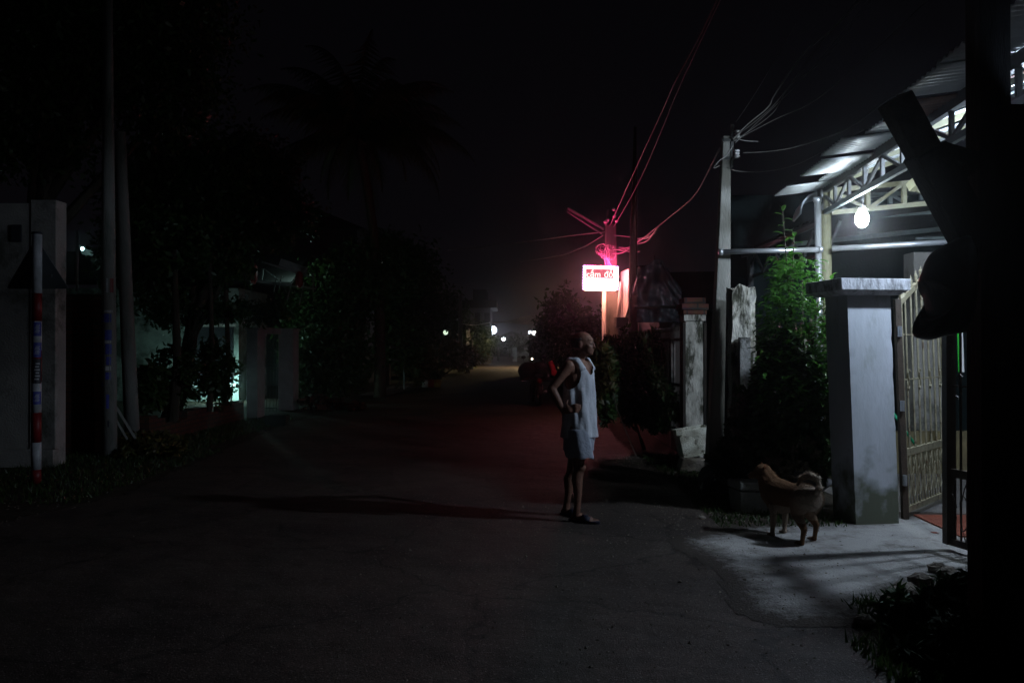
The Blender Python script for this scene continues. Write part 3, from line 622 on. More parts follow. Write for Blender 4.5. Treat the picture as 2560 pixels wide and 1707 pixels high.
# ---------------------------------------------------------------- sign pole with lit shop sign
YS = 20.0
t = thing('utility_pole', (P(1526,1030,YS).x, YS, 0), 'concrete utility pole glowing red behind the lit shop sign', 'pole')
mb = MB(); a = P(1505,1030,YS).x; b2 = P(1548,1030,YS).x
zt = P(1525,560,YS).z; m0 = P(1527,560,YS).x
mb.rings([[Vector((a,YS-.15,0)),Vector((b2,YS-.15,0)),Vector((b2,YS+.15,0)),Vector((a,YS+.15,0))],[Vector((m0-.12,YS-.12,zt)),Vector((m0+.12,YS-.12,zt)),Vector((m0+.12,YS+.12,zt)),Vector((m0-.12,YS+.12,zt))]])
mb.build('shaft', M_poleC, t, bevel=.02)
mb = MB(); mb.tube([Vector((a+.02,YS-.2,0)), P(1508,725,YS)+Vector((0,-.2,0))], .05, 10); mb.build('conduit', M_white, t, True)
mb = MB(); mb.beam(P(1420,522,YS-.3), P(1509,573,YS-.1), .03,.045); mb.beam(P(1418,530,YS-.3), P(1505,586,YS-.1), .022,.022); mb.beam(P(1518,580,YS), P(1520,525,YS), .05,.05); mb.beam(P(1536,570,YS), P(1537,527,YS), .03,.03); mb.build('crossarm', M_steelC, t)
for (x, y) in ((1535,528),(1519,554),(1536,545),(1541,556),(1514,559)):
    mb = MB(); c = P(x,y,YS-.15); mb.tube([c, c+Vector((0,0,.04)), c+Vector((0,0,.08))], [.03,.055,.03], 8); mb.build('insulator', M_porc, t, True)
# tangle of cables round the pole (part of the pole)
rnd = random.Random(4); mb = MB()
for i in range(10):
    c = P(1508+rnd.uniform(-4,22), 625+rnd.uniform(-8,16), YS-.25); pts = []; r0 = rnd.uniform(.05,.15); ph = rnd.uniform(0,6)
    for k in range(12): pts.append(c + Vector((r0*math.cos(ph+k*.5), .04*math.sin(k), r0*.9*math.sin(ph+k*.5)+rnd.uniform(-.02,.02))))
    mb.tube(pts, .011, 5)
for i in range(5):
    x = 1502+rnd.uniform(0,20); mb.tube([P(x,610,YS-.25), P(x+rnd.uniform(-6,8),640,YS-.28), P(x+rnd.uniform(-2,10),668,YS-.25)], .013, 5)
mb.build('cable_tangle', M_wire, t)
# sign
s = thing('shop_sign', P(1500,692,YS-.5), 'overexposed neon shop sign with red lettering panel on the utility pole', 'sign')
ys = YS-.45
def sp(px, py, dy=0): return P(px, py, ys) + Vector((0, dy, 0))
mb = MB(); c = [sp(1459,667), sp(1543,669), sp(1542,722), sp(1459,721)]; mb.prism(c, (0,.12,0)); mb.build('sign_box', M_steelD, s)
mb = MB(); c = [sp(1460,668,-.012), sp(1542,670,-.012), sp(1541,721,-.012), sp(1460,720,-.012)]; mb.prism(c, (0,.01,0)); mb.build('lit_panel', emit('sign_white', (1,.30,.34), SIGN*.48), s)
mb = MB(); c = [sp(1464,672,-.02), sp(1534,673,-.02), sp(1535,697,-.02), sp(1464,696,-.02)]; mb.prism(c, (0,.006,0)); mb.build('lettering_panel', emit('sign_red', (.70,.10,.14), 1.0), s)
mb = MB(); c = [sp(1467,705.5,-.02), sp(1524,707,-.02), sp(1524,708,-.02), sp(1467,706.8,-.02)]; mb.prism(c, (0,.006,0)); mb.build('thin_stripe', emit('sign_yellow', (1,.88,.55), .95), s)
def text(body, size, loc, m, parent, name='lettering', ext=.003, sxl=1.0, rotx=math.pi/2, fit=(.60,.175)):
    cu = bpy.data.curves.new('txt', 'FONT'); cu.body = body; cu.size = size; cu.extrude = ext; cu.align_x = 'CENTER'; cu.align_y = 'CENTER'; cu.offset = size*.004
    o = bpy.data.objects.new('txt', cu); COL.objects.link(o); dg = bpy.context.evaluated_depsgraph_get(); dg.update()
    me = bpy.data.meshes.new_from_object(o.evaluated_get(dg)); bpy.data.objects.remove(o)
    xs_ = [v.co.x for v in me.vertices]; yv_ = [v.co.y for v in me.vertices]; cx0 = (min(xs_)+max(xs_))/2; cy0 = (min(yv_)+max(yv_))/2; wx = max(xs_)-min(xs_); hy = max(yv_)-min(yv_)
    me.transform(Matrix.Diagonal((fit[0]/wx, fit[1]/hy, 1, 1)) @ Matrix.Translation((-cx0, -cy0, 0)))
    me.transform(Matrix.Translation(loc) @ Matrix.Rotation(rotx, 4, 'X') @ Matrix.Diagonal((sxl,1,1,1)))
    return link(name, me, m, parent)
LM = emit('sign_letter', (1,.75,.70), 2.2)
text('cầm', .27, sp(1483.5,683.3,-.03), LM, s, fit=(.315,.185))
text('đồ', .27, sp(1521,683.8,-.03), LM, s, fit=(.19,.185))
mb = MB()   # led border tube
brd = [(1459,666),(1544,668),(1543,723),(1458,722),(1459,666)]
for i in range(4):
    A, B = brd[i], brd[i+1]; n = 13 if i % 2 == 0 else 8
    for k in range(n):
        q = (A[0]+(B[0]-A[0])*k/n, A[1]+(B[1]-A[1])*k/n); mb.ball(sp(q[0],q[1],-.02), .022, 6, 4)
mb.build('led_border', emit('led_violet', (.75,.42,1.0), 5), s)
mb = MB(); mb.beam(sp(1462,664.6,.06), sp(1540,666.4,.06), .12, .012); mb.build('top_neon', emit('neon_red', (1,.045,.20), SIGN*1.5), s)
mb = MB(); mb.beam(sp(1462,724.0,.06), sp(1540,725.0,.06), .12, .012); mb.build('bottom_neon', emit('neon_warm', (1,.34,.22), SIGN*.55), s)
mb = MB(); mb.beam(sp(1545.2,672,.06), sp(1544.4,718,.06), .012, .11, up=(0,1,0)); mb.build('side_neon', emit('neon_pink', (1,.22,.22), SIGN*.6), s)
mb = MB(); mb.beam(sp(1515,690,.12), sp(1515,690,.36), .05,.05); mb.beam(sp(1530,690,.12), sp(1530,690,.36), .05,.05); mb.build('mounting_arm', M_steelD, s)
# white board beside sign
t = thing('white_board', P(1560,790,YS+.1), 'tall narrow white board lit brightly by the neon sign beside the pole', 'board')
mb = MB(); mb.prism([P(1551,800,YS-.05), P(1569,800,YS-.4), P(1572,672,YS-.4), P(1552,680,YS-.05)], (.02,.06,0)); mb.build('board', M_white, t)
mb = MB(); mb.tube([P(1545,798,YS-.2), P(1551,705,YS-.2)], .035, 8); mb.build('board_frame', M_white, t, True)
mb = MB(); mb.box(tuple(P(1541,818,YS-.5)), tuple(P(1566,794,YS-.2)+Vector((0,.1,0)))); mb.build('meter_box', M_steelD, t)
mb = MB(); mb.tube([Vector((P(1556,900,YS+.2).x,YS+.05,0)), P(1556,800,YS+.05)], .07, 8); mb.build('support', M_poleC, t, True)
# dark thin pole right of the sign
t = thing('wooden_pole', (P(1585,1050,18.5).x, 18.5, 0), 'thin tall dark pole between the neon sign and the plastic tarpaulin', 'pole')
mb = MB(); mb.tube([Vector((P(1584,900,18.5).x,18.5,0)), P(1583,640,18.5), P(1588,318,18.5)], [.13,.085,.03], 10); mb.build('shaft', M_bark, t, True)
# tarpaulin
t = thing('tarpaulin', P(1640,720,15.5), 'dark glossy plastic tarpaulin with pale creases hung between the sign and the brick pillar', 'tarpaulin')
rnd = random.Random(9); nx, nz = 34, 26; vs = []; cor = [P(1590,664,15.5), P(1652,640,15.2), P(1712,742,14.9), P(1700,808,15.2), P(1590,812,15.5)]
def tarp(u, v):
    top = (1592+u*112, 665+ -18*math.exp(-((u-.48)/.2)**2) + 95*max(0,u-.55)**1.2*1.6); bot = (1592+u*112, 806)
    x = top[0]; y = top[1]+(bot[1]-top[1])*v
    d = .16*abs(math.sin(3.5*(u*1.3-v*.9)+1.2)) + .10*abs(math.sin(7*(u*.6+v*.8)+.4)) + .05*math.sin(19*u+5*v) + .03*math.sin(31*v-9*u)
    return P(x, y, 15.4-d)
vs = [tarp(i/nx, j/nz) for j in range(nz+1) for i in range(nx+1)]
mb = MB(); mb.add(vs, [(j*(nx+1)+i, j*(nx+1)+i+1, (j+1)*(nx+1)+i+1, (j+1)*(nx+1)+i) for j in range(nz) for i in range(nx)])
M_tarp = mat('tarp', (.075,.078,.088), (.05,.052,.06), 5, .26, .35, 9, spec=.8)
o = mb.build('sheet', M_tarp, t, True); md = o.modifiers.new('s','SOLIDIFY'); md.thickness = .006
mb = MB(); mb.tube([P(1586,770,15.2), P(1712,764,15.0)], .02, 6); mb.build('pole_rail', M_dark, t, True); mb = MB(); mb.tube([P(1635,638,15.5), P(1636,660,15.5)], .015, 6); mb.build('peg', M_dark, t, True)
t = thing('shack', (4.6, 17.0, 0), 'dark low shack with a sagging roof behind the plastic tarpaulin', 'shack')
mb = MB(); mb.box((2.75,15.9,0),(7.5,19.5,2.1)); mb.build('wall', M_house, t)
mb = MB(); mb.prism([Vector((2.6,15.7,2.12)),Vector((7.7,15.7,2.12)),Vector((7.7,17.6,3.1)),Vector((2.6,17.6,3.0))], (0,.0,.05)); mb.prism([Vector((2.6,17.6,3.0)),Vector((7.7,17.6,3.1)),Vector((7.7,19.7,2.12)),Vector((2.6,19.7,2.12))], (0,0,.05)); mb.build('roof', M_roofd, t)

# ---------------------------------------------------------------- wires
def wire(pts, r, label, extra=None, m=M_wire, name='power_line', cat='wire'):
    # pts: (px,py,Y); smooth catmull interpolation
    P3 = [P(*p) for p in pts]; out = []
    for i in range(len(P3)-1):
        a = P3[max(i-1,0)]; b = P3[i]; c = P3[i+1]; d = P3[min(i+2,len(P3)-1)]
        for k in range(6):
            u = k/6; out.append(.5*((2*b)+(c-a)*u+(2*a-5*b+4*c-d)*u*u+(3*b-3*c+d-a)*u**3))
    out.append(P3[-1]); mb = MB(); mb.tube(out, r*1.05, 6)
    o = mb.build(name, m, smooth=True); setp(o, label, cat); return o
wire([(1524,566,19.9),(1583,435,17.5),(1656,277,14.5),(1687,207,13.2),(1740,110,12),(1800,-15,10.8)], .010, 'thick wire climbing from the neon sign pole to the top edge of the picture')
wire([(1532,570,19.9),(1590,470,18),(1640,360,16),(1700,215,13.5),(1830,-60,10)], .007, 'thinner wire running just right of the one from the neon sign pole')
wire([(1832,348,9.4),(1870,310,9.2),(1920,268,9),(1938,235,8.9),(2013,131,8.4),(2090,66,8),(2165,-15,7.6)], .008, 'thick twisted cable rising from the leaning pole to the upper right')
wire([(1835,345,9.4),(1905,290,9.2),(1950,245,8.9),(2030,138,8.4),(2150,-12,7.7)], .0035, 'thin wire just under the thick twisted cable from the leaning pole')
wire([(1836,352,9.4),(1930,285,9.2),(1975,215,8.9),(2060,150,8.4),(2190,-12,7.7)], .0035, 'thin kinked wire second below the thick twisted cable')
wire([(1838,358,9.4),(1900,300,9.2),(2000,205,8.9),(2080,110,8.4),(2180,-12,7.7)], .003, 'faint wire crossing the bundle above the leaning pole')
wire([(1840,350,9.4),(1935,300,9.0),(2040,250,8.6),(2180,132,8),(2330,-10,7.4)], .004, 'wire running in a shallow curve above the canopy edge to the top')
wire([(1858,382,9.4),(1905,380,9.3),(1980,370,9.0),(2068,343,8.7),(2140,310,8.2),(2210,258,7.8),(2330,185,7.2),(2450,100,6.7)], .005, 'sagging grey wire passing behind the diagonal wooden beam')
wire([(1828,424,9.4),(1860,430,9.4),(1920,428,9.3),(1990,412,9.2),(2060,378,9),(2160,325,8.6)], .005, 'sagging reddish wire from the leaning pole to the canopy eave')
wire([(1840,305,9.4),(1870,262,9.2),(1912,195,9),(1990,60,8.6)], .002, 'very faint steep wire above the insulator of the leaning pole')
wire([(1838,345,9.4),(1862,352,9.4),(1895,354,9.4)], .004, 'short loose cable end beside the white insulator')
wire([(1833,364,9.35),(1815,390,9.3),(1798,402,9.3),(1784,420,9.4),(1804,412,9.5)], .006, 'looped cable end hanging on the left of the leaning pole')
wire([(1800,370,9.6),(1770,430,11),(1735,490,13),(1690,530,15.5),(1640,570,18),(1580,615,19.6),(1530,625,19.8)], .011, 'cable bundle sagging from the leaning pole down to the neon sign pole')
wire([(1650,560,17.5),(1625,592,18.6),(1600,600,19.2),(1565,625,19.6),(1535,622,19.8)], .012, 'red-lit cable loop right of the neon sign pole')
wire([(1654,556,17.5),(1620,600,18.8),(1590,612,19.3),(1555,632,19.6),(1530,634,19.8)], .010, 'lower red-lit cable below the loop right of the neon sign pole')
wire([(1600,628,19.0),(1585,632,19.3),(1573,630,19.4),(1560,620,19.6),(1548,618,19.7)], .009, 'small hanging red cable hook right of the neon sign pole')
wire([(1640,583,18.3),(1600,596,19.0),(1570,592,19.5),(1536,588,19.8)], .008, 'thin upper red cable reaching right from the neon sign pole')
wire([(1512,580,19.9),(1430,589,21),(1350,600,22.5),(1240,612,26),(1120,626,31)], .012, 'red wire running left from the neon sign pole across the street')
wire([(1508,588,19.9),(1470,612,21),(1430,630,23),(1390,641,25),(1300,655,30)], .010, 'shorter red wire drooping left from the neon sign pole')
# far bundle under the warm lamp
rnd = random.Random(2)
for k in range(9):
    dy = (-11,-7,-2,0,3,5,7,9,4)[k]
    wire([(1350+rnd.uniform(-3,4),796+dy*.6-3,62),(1322,801+dy,62),(1290,803+dy*.5,62),(1255,805,64),(1225,806,66)] , .05,
         ['topmost','second from top','third from top','upper middle','middle','lower middle','third from bottom','second from bottom','lowest hanging'][k]+' strand of the lit cable bundle over the far end of the street')
wire([(1225,806,66),(1200,811,60),(1180,813,56),(1155,809,52)], .025, 'single sagging cable from the lit bundle to the far left pole')

# ---------------------------------------------------------------- leaf helpers
def leaf_mesh(name, blobs, n, size, seed, asp=.45, clump=.28, per=26, up=0.0, hollow=.55):
    rs = np.random.RandomState(seed); B = np.array([b[:6] for b in blobs], float); wts = np.array([b[3]*b[4]*b[5] for b in blobs])**.75; wts /= wts.sum()
    nc = max(1, n//per); ci = rs.choice(len(B), nc, p=wts)
    d = rs.normal(size=(nc,3)); d /= np.linalg.norm(d, axis=1)[:,None]; r = (rs.uniform(hollow**3, 1, nc))**(1/3)
    r *= 1 + .12*rs.normal(size=nc)
    cc = B[ci,:3] + d*r[:,None]*B[ci,3:6]
    li = rs.randint(0, nc, n); p = cc[li] + rs.normal(size=(n,3))*clump*np.minimum(1, B[ci][li][:,3:6]*.6)
    u = rs.normal(size=(n,3)); u[:,2] -= .5 - up; u /= np.linalg.norm(u, axis=1)[:,None]
    q = rs.normal(size=(n,3)); v = np.cross(u, q); v /= np.linalg.norm(v, axis=1)[:,None]; nn = np.cross(u, v)
    L = size*(.6+.8*rs.rand(n))[:,None]; W = L*asp
    V = np.stack([p, p+u*L*.45+v*W*.5+nn*L*.05, p+u*L-nn*L*.08, p+u*L*.45-v*W*.5+nn*L*.05], 1).reshape(-1,3)
    V[:,2] = np.maximum(V[:,2], .01)
    me = bpy.data.meshes.new(name); me.vertices.add(4*n); me.vertices.foreach_set('co', V.ravel()); me.loops.add(4*n); me.loops.foreach_set('vertex_index', np.arange(4*n, dtype=np.int32))
    me.polygons.add(n); me.polygons.foreach_set('loop_start', np.arange(0,4*n,4, dtype=np.int32)); me.update(calc_edges=True); me.validate()
    return me
def tree(name, base, top, blobs, n, size, m, label, cat='tree', seed=1, r=.12, limbs=6, group=None, asp=.45, clump=.28, per=26):
    base = Vector(base); top = Vector(top); t = thing(name, base, label, cat, group); rnd = random.Random(seed)
    mb = MB(); mid = base.lerp(top,.5)+Vector((rnd.uniform(-.1,.1),rnd.uniform(-.1,.1),0)); mb.tube([base, mid, top], [r, r*.75, r*.5], 9)
    for k in range(limbs):
        b = blobs[k % len(blobs)]; s = mid.lerp(top, rnd.uniform(.1,1)); e = Vector((b[0]+rnd.uniform(-.6,.6)*b[3], b[1]+rnd.uniform(-.6,.6)*b[4], b[2]+rnd.uniform(-.3,.6)*b[5]))
        mb.tube([s, s.lerp(e,.5)+Vector((rnd.uniform(-.1,.1),0,.08)), e], [r*.45, r*.28, r*.08], 6)
    mb.build('trunk' if cat == 'tree' else 'stems', M_bark, t, True)
    link('crown' if cat == 'tree' else 'foliage', leaf_mesh(name, blobs, n, size, seed, asp, clump, per), m, t)
    return t
def B(px, py, Y, rx, rz, ry=None):   # blob from pixels; radii in pixels
    c = P(px, py, Y); return (c.x, c.y, c.z, rx*Y/F, (ry if ry else rx*Y/F*.8), rz*Y/F)

# right: tall leafy shrub behind the pillar
t = thing('tall_shrub', P(1975,1230,8.2), 'tall leafy shrub with bright green top leaves beside the whitewashed pillar', 'shrub')
mb = MB(); rnd = random.Random(11); tips = []
for (x, y) in ((1956,520),(1985,585),(1948,700),(1925,770),(2005,700),(2050,720),(1900,860),(2080,690),(1975,640),(2030,760)):
    b0 = P(1985+rnd.uniform(-25,25),1230,8.25); b0.z = 0; e = P(x, y, 8.2+rnd.uniform(-.15,.15)); md = b0.lerp(e,.55)+Vector((rnd.uniform(-.06,.06),rnd.uniform(-.06,.06),0))
    mb.tube([b0, md, e], [.018,.012,.004], 6); tips.append((md, e))
mb.build('stems', M_bark, t, True)
# leaves alternate along stems
rs = np.random.RandomState(5); V = []; Fc = []
def big_leaf(p, dirv, L, W):
    d = Vector(dirv).normalized(); up = Vector((0,0,1)); s = d.cross(up).normalized(); nn = s.cross(d).normalized(); n0 = len(V)
    for (u, wd, dz) in ((0,0,0),(.25,.8,.03),(.55,1,.02),(.8,.6,-.04),(1,0,-.14)):
        if wd == 0: V.append(p+d*u*L+nn*dz*L)
        else: V.extend([p+d*u*L+s*W*.5*wd+nn*(dz+.07)*L, p+d*u*L+nn*dz*L, p+d*u*L-s*W*.5*wd+nn*(dz+.07)*L])
    a = n0; Fc.extend([(a,a+1,a+2),(a,a+2,a+3)])
    for k in (1,4): Fc.extend([(a+k,a+k+3,a+k+4,a+k+1),(a+k+1,a+k+4,a+k+5,a+k+2)])
    Fc.extend([(a+7,a+10,a+8),(a+8,a+10,a+9)])
for (md, e) in tips:
    n = 30 if e.z > 2.3 else 22
    for k in range(n):
        f = k/(n-1); p = md.lerp(e, f**.8); a = k*2.4+rs.rand()
        big_leaf(p, (math.cos(a), math.sin(a), .35-.5*rs.rand()+.5*(f>.9)), .075+.045*rs.rand(), .036+.014*rs.rand())
for k in range(2700):
    x = 1885+rs.rand()*215; y = 640+rs.rand()**.8*380
    xx = 1985+(x-1985)*(.55+.45*(y-640)/250 if y < 890 else 1)
    p = P(xx, y, 8.2+rs.normal()*.22); a = rs.rand()*6.28; big_leaf(p, (math.cos(a), math.sin(a), .1-.6*rs.rand()), .07+.04*rs.rand(), .034+.012*rs.rand())
keep_f = []; LP = Vector((4.05,6.50,3.08)); tgt = [Vector((2.39,8.94,1.96)), Vector((2.36,8.94,1.7)), Vector((2.45,8.86,1.4)), Vector((2.28,9.43,2.3)), Vector((2.4,8.9,1.15))]
def near_seg(p):
    for q in tgt:
        d = q-LP; u = max(0, min(1, (p-LP).dot(d)/d.dot(d)))
        if (LP+d*u-p).length < .11: return True
    return False
for f in Fc:
    if not near_seg(V[(min(f)//14)*14 + 5] if False else V[f[0]]): keep_f.append(f)
Fc = keep_f
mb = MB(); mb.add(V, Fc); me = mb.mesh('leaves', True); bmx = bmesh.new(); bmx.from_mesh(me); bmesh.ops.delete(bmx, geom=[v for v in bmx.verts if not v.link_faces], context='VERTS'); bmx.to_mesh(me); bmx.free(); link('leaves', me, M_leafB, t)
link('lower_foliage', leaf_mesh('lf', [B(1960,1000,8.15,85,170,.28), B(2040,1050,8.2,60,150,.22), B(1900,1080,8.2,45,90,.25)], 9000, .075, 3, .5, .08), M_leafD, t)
link('dry_leaves', leaf_mesh('dl', [B(2050,950,8.3,35,200,.15), B(1980,1130,8.1,90,60,.2), B(1850,1060,8.3,30,80,.15)], 1500, .06, 4, .5, .07), M_dry, t)
tree('shrub', G(1862,1225), P(1870,1010,8.5), [B(1868,1080,8.5,40,110,.25), B(1830,1150,8.6,55,60,.25)], 5500, .07, M_leafD, 'dark low shrub growing against the broken pillar', 'shrub', 7, .02, 4, clump=.07)
tree('shrub', (1.95,12.6,0), P(1560,900,12.6), [B(1560,910,12.8,65,75,.4), B(1600,980,12.8,75,80,.4), B(1520,960,12.5,38,90,.3), B(1640,1010,12.5,50,60,.4)], 15000, .10, M_leafD, 'dark bush at the roadside right of the standing man, red-lit on its left', 'shrub', 8, .03, 7, clump=.11)
tree('shrub', (1.72,11.8,0), P(1515,900,11.8), [B(1505,930,11.8,28,80,.2)], 900, .12, M_leafY, 'sparse twiggy plant with red-lit leaves just behind the man', 'shrub', 18, .012, 9, asp=.25, clump=.12)
tree('shrub', (3.0,14.5,0), (3.0,14.5,1.4), [B(1690,900,14.2,60,60,.5),B(1640,860,14.5,60,40,.5)], 5000, .09, M_leafD, 'dark climbing bush on the iron fence below the tarpaulin', 'shrub', 28, .03, 5, clump=.12)
# dark tree mass behind sign
tree('tree', (2.9,27,0), P(1420,760,27), [B(1440,860,27,70,80,1.0), B(1400,800,28,45,75,1), B(1480,900,26,60,90,1)], 9000, .18, M_leafD, 'dark tree behind the neon sign pole on the right side of the street', 'tree', 9, .14)
tree('tree', (3.2,48,0), P(1400,800,48), [B(1385,845,48,45,60,1.5), B(1355,870,50,25,40,1.5)], 5000, .3, M_leafD, 'small far tree on the right beyond the parked motorbike', 'tree', 19, .14)

# ---------------------------------------------------------------- left side
t = thing('warning_sign', G(90,1208), 'triangular road sign seen from behind on a red and white banded post', 'sign')
X0 = G(90,1208).x; Y0 = G(90,1208).y
zz = lambda py: P(90,py,Y0).z
bands = [(1212,1173,1),(1173,1105,0),(1105,1031,1),(1031,956,0),(956,876,1),(876,803,0),(803,733,1),(733,586,0)]
for (y0, y1, rd) in bands:
    mb = MB(); z0 = max(0, zz(y0)); xx = X0-.0; mb.tube([(xx,Y0,z0),(xx,Y0,zz(y1))], .0525, 20); mb.build('post_band', M_red if rd else M_whiteR, t, True)
mb = MB(); mb.tube([(X0,Y0,zz(586)),(X0,Y0,zz(580))], [.058,.05], 20); mb.build('post_cap', M_ink, t, True)
def strip(z0, z1, m, a0, a1, nm='sticker'):
    mb = MB(); n = 8; vs = []
    for z in (z0, z1):
        for k in range(n+1):
            a = a0+(a1-a0)*k/n; vs.append((X0+.0545*math.cos(a), Y0+.0545*math.sin(a), z))
    mb.add(vs, [(k, k+1, n+2+k, n+1+k) for k in range(n)]); return mb.build(nm, m, t)
for (y0, y1, m) in ((840,805,M_blue),(893,856,M_blue),(1010,978,M_blue),(958,897,M_ink)): strip(zz(y0), zz(y1), m, R(-100), R(-5))
for (y0, y1) in ((832,812),(885,864),(950,904),(1003,984)):   # pale letter blocks
    for k in range(6): strip(zz(y0)+(zz(y1)-zz(y0))*(k+.15)/6, zz(y0)+(zz(y1)-zz(y0))*(k+.6)/6, M_whiteR, R(-85+7*(k%3)), R(-35+9*(k%2)), 'sticker_lettering').location = (.0012,-.0012,0)
mb = MB(); YY = Y0+.06; tri = [P(15,722,YY), P(90,594,YY), P(172,722,YY)]
c = (tri[0]+tri[1]+tri[2])/3; rr_ = []
for k in range(3):
    a, b = tri[k], tri[(k+1)%3]; p = tri[k]; prv = tri[k-1]
    rr_ += [p+(prv-p)*.06, p+(c-p)*.04, p+(b-p)*.06]
mb.prism(rr_, (0,.012,0)); mb.build('sign_plate', M_signback, t)
mb = MB(); mb.beam(P(50,690,Y0+.052)+Vector((0,0,0)), P(130,690,Y0+.052), .012,.03); mb.build('bracket', M_steelD, t)
# left wall building
t = thing('wall', (-6.9,10.9,0), 'grey rendered boundary wall with a small square vent at the left edge', 'wall')
mb = MB(); xr = P(140,900,10.9).x; mb.box((-12,10.9,0),(P(75,900,10.9).x,11.1,3.35)); mb.build('wall_face', M_greyW, t)
mb = MB(); mb.box((P(76,900,10.9).x,10.885,0),(xr,11.15,P(100,500,10.9).z)); mb.build('pilaster', M_greyW, t, bevel=.01)
mb = MB(); q0, q1 = P(28,605,10.88), P(53,562,10.88); mb.box((q0.x,10.875,q0.z),(q1.x,10.899,q1.z)); mb.build('vent', M_ink, t)
mb = MB(); mb.box((-12,10.74,0),(xr+.05,10.88,.22)); mb.build('plinth', M_greyW, t)
t = thing('brick_wall', (-5.9,12.2,0), 'dark old brick wall between the grey wall and the left concrete pole', 'wall')
mb = MB(); mb.box((-6.9,12.1,0),(P(262,900,12.1).x,12.3,P(200,735,12.1).z)); mb.build('brickwork', M_brick, t)
mb = MB(); mb.tube([P(192,728,12.2), P(194,578,12.2)], .018, 10); o = mb.build('metal_pipe', M_galv, smooth=True); setp(o, 'upright silver pipe standing on top of the dark brick wall', 'pipe')
t = thing('utility_pole', G(273,1140), 'tall round concrete pole with stuck-on notices on the left verge', 'pole')
pb_ = G(273,1140); mb = MB(); mb.tube([pb_, P(271,500,pb_.y), P(270,-60,pb_.y)], [.105,.085,.055], 18); mb.build('shaft', M_poleC, t, True)
def psticker(x0, y0, x1, y1, m, nm='notice'):
    mb = MB(); Yf = pb_.y; n = 5; vs = []
    for py in (y0, y1):
        for k in range(n+1):
            px = x0+(x1-x0)*k/n; f = min(1, max(0,(py-500)/640)); rad = .085+.02*f+.002; cx_ = P(271.5,py,Yf).x; dx = max(-rad*.98, min(rad*.98, P(px,py,Yf).x-cx_))
            vs.append((cx_+dx, Yf-math.sqrt(rad*rad-dx*dx), P(px,py,Yf).z))
    mb.add(vs, [(k, k+1, n+2+k, n+1+k) for k in range(n)]); mb.build(nm, m, t)
psticker(273,697,278,732,M_whiteR); psticker(281,697,287,732,M_red)
for (x0,y0,x1,y1) in ((258,785,284,806),(270,825,288,850),(272,860,288,885),(274,892,288,912),(272,930,286,948),(258,955,266,965),(274,985,288,1020),(277,1050,288,1066)): psticker(x0,y0,x1,y1,M_blue if y0 < 1040 else M_ink)
psticker(268,776,286,782,M_whiteR); psticker(270,852,286,858,M_whiteR); psticker(272,915,286,926,M_whiteR)
t = thing('strut_pole', G(330,1118), 'leaning strut pole crossing behind the tall round concrete pole', 'pole')
mb = MB(); q = G(332,1116); mb.tube([q, P(318,800,12.9), P(300,330,12.7)], [.11,.10,.08], 14); mb.build('shaft', M_poleC, t, True)
mb = MB(); mb.beam(P(290,1018,12.0), P(348,1112,12.2), .035,.035); mb.beam(P(290,1050,12.0), P(318,1098,12.1), .03,.03); mb.build('stay_bars', M_poleC, t)
# low brick wall with plants
t = thing('brick_wall', (-5.65,15.5,0), 'low broken red brick garden wall along the left verge', 'wall')
mb = MB(); rnd = random.Random(6)
y = 13.3
while y < 17.9:
    hgt = .33+.08*math.sin(y*3)+rnd.uniform(-.03,.05); mb.box((-5.85,y,0),(-5.65,y+.31,hgt)); y += .312
mb.build('brickwork', M_brick, t)
# posts gate left
def cpost(x0, x1, Y, pyt, label, seed, lintel=False):
    t = thing('gate_post', (P((x0+x1)/2,900,Y).x, Y, 0), label, 'post'); mb = MB()
    mb.box((P(x0,900,Y).x, Y, 0), (P(x1,900,Y).x, Y+.55, P(x1,pyt,Y).z)); mb.build('post', M_poleCg, t, bevel=.015)
    mb = MB(); mb.box((P(x0,900,Y).x-.03, Y-.03, P(x1,pyt,Y).z+.001), (P(x1,900,Y).x+.03, Y+.58, P(x1,pyt,Y).z+.05)); mb.build('coping', M_poleCg, t)
M_poleCg = mat('post_render', (.33,.30,.30), (.25,.23,.225), 4, .9, .3, 40)
cpost(616,644,18.3,824,'grey rendered gate post on the left, the one nearer the low brick wall',1)
cpost(695,733,20.6,826,'grey rendered gate post on the left, the one beside the rubble heap',2)
mb = MB(); mb.beam(P(655,826,18.9), P(697,828,20.5), .12,.14); o = mb.build('lintel', M_poleCg); setp(o, 'short lintel beam spanning the two grey gate posts', 'beam')
mb = MB(); 
t = thing('garden_gate', (P(672,900,20).x,20.1,0), 'thin iron wicket between the two grey gate posts', 'gate')
for i in range(5): mb.beam(P(659+i*8,1028,20), P(659+i*8,840,20), .015,.015)
mb.beam(P(657,915,20), P(693,915,20), .02,.02); mb.beam(P(657,1020,20), P(693,1020,20), .02,.02); mb.build('bars', M_steelD, t)
# crate on ground
c = G(692,1063); t = thing('basket', c, 'black plastic basket lying in front of the left gate posts', 'basket')
mb = MB()
def rr4(s, z): return [c+Vector((x*.22*s, y*.15*s, z)) for x, y in ((-1,-1),(1,-1),(1,1),(-1,1))]
mb.rings([rr4(.85,0), rr4(1,.19), rr4(.93,.19), rr4(.8,.02)]); mb.build('tub', M_black, t, bevel=.01)
mb = MB(); mb.tube([c+Vector((-.2,-.15,.19)), c+Vector((.2,-.15,.19))], .014, 6); mb.build('rim', M_black, t)
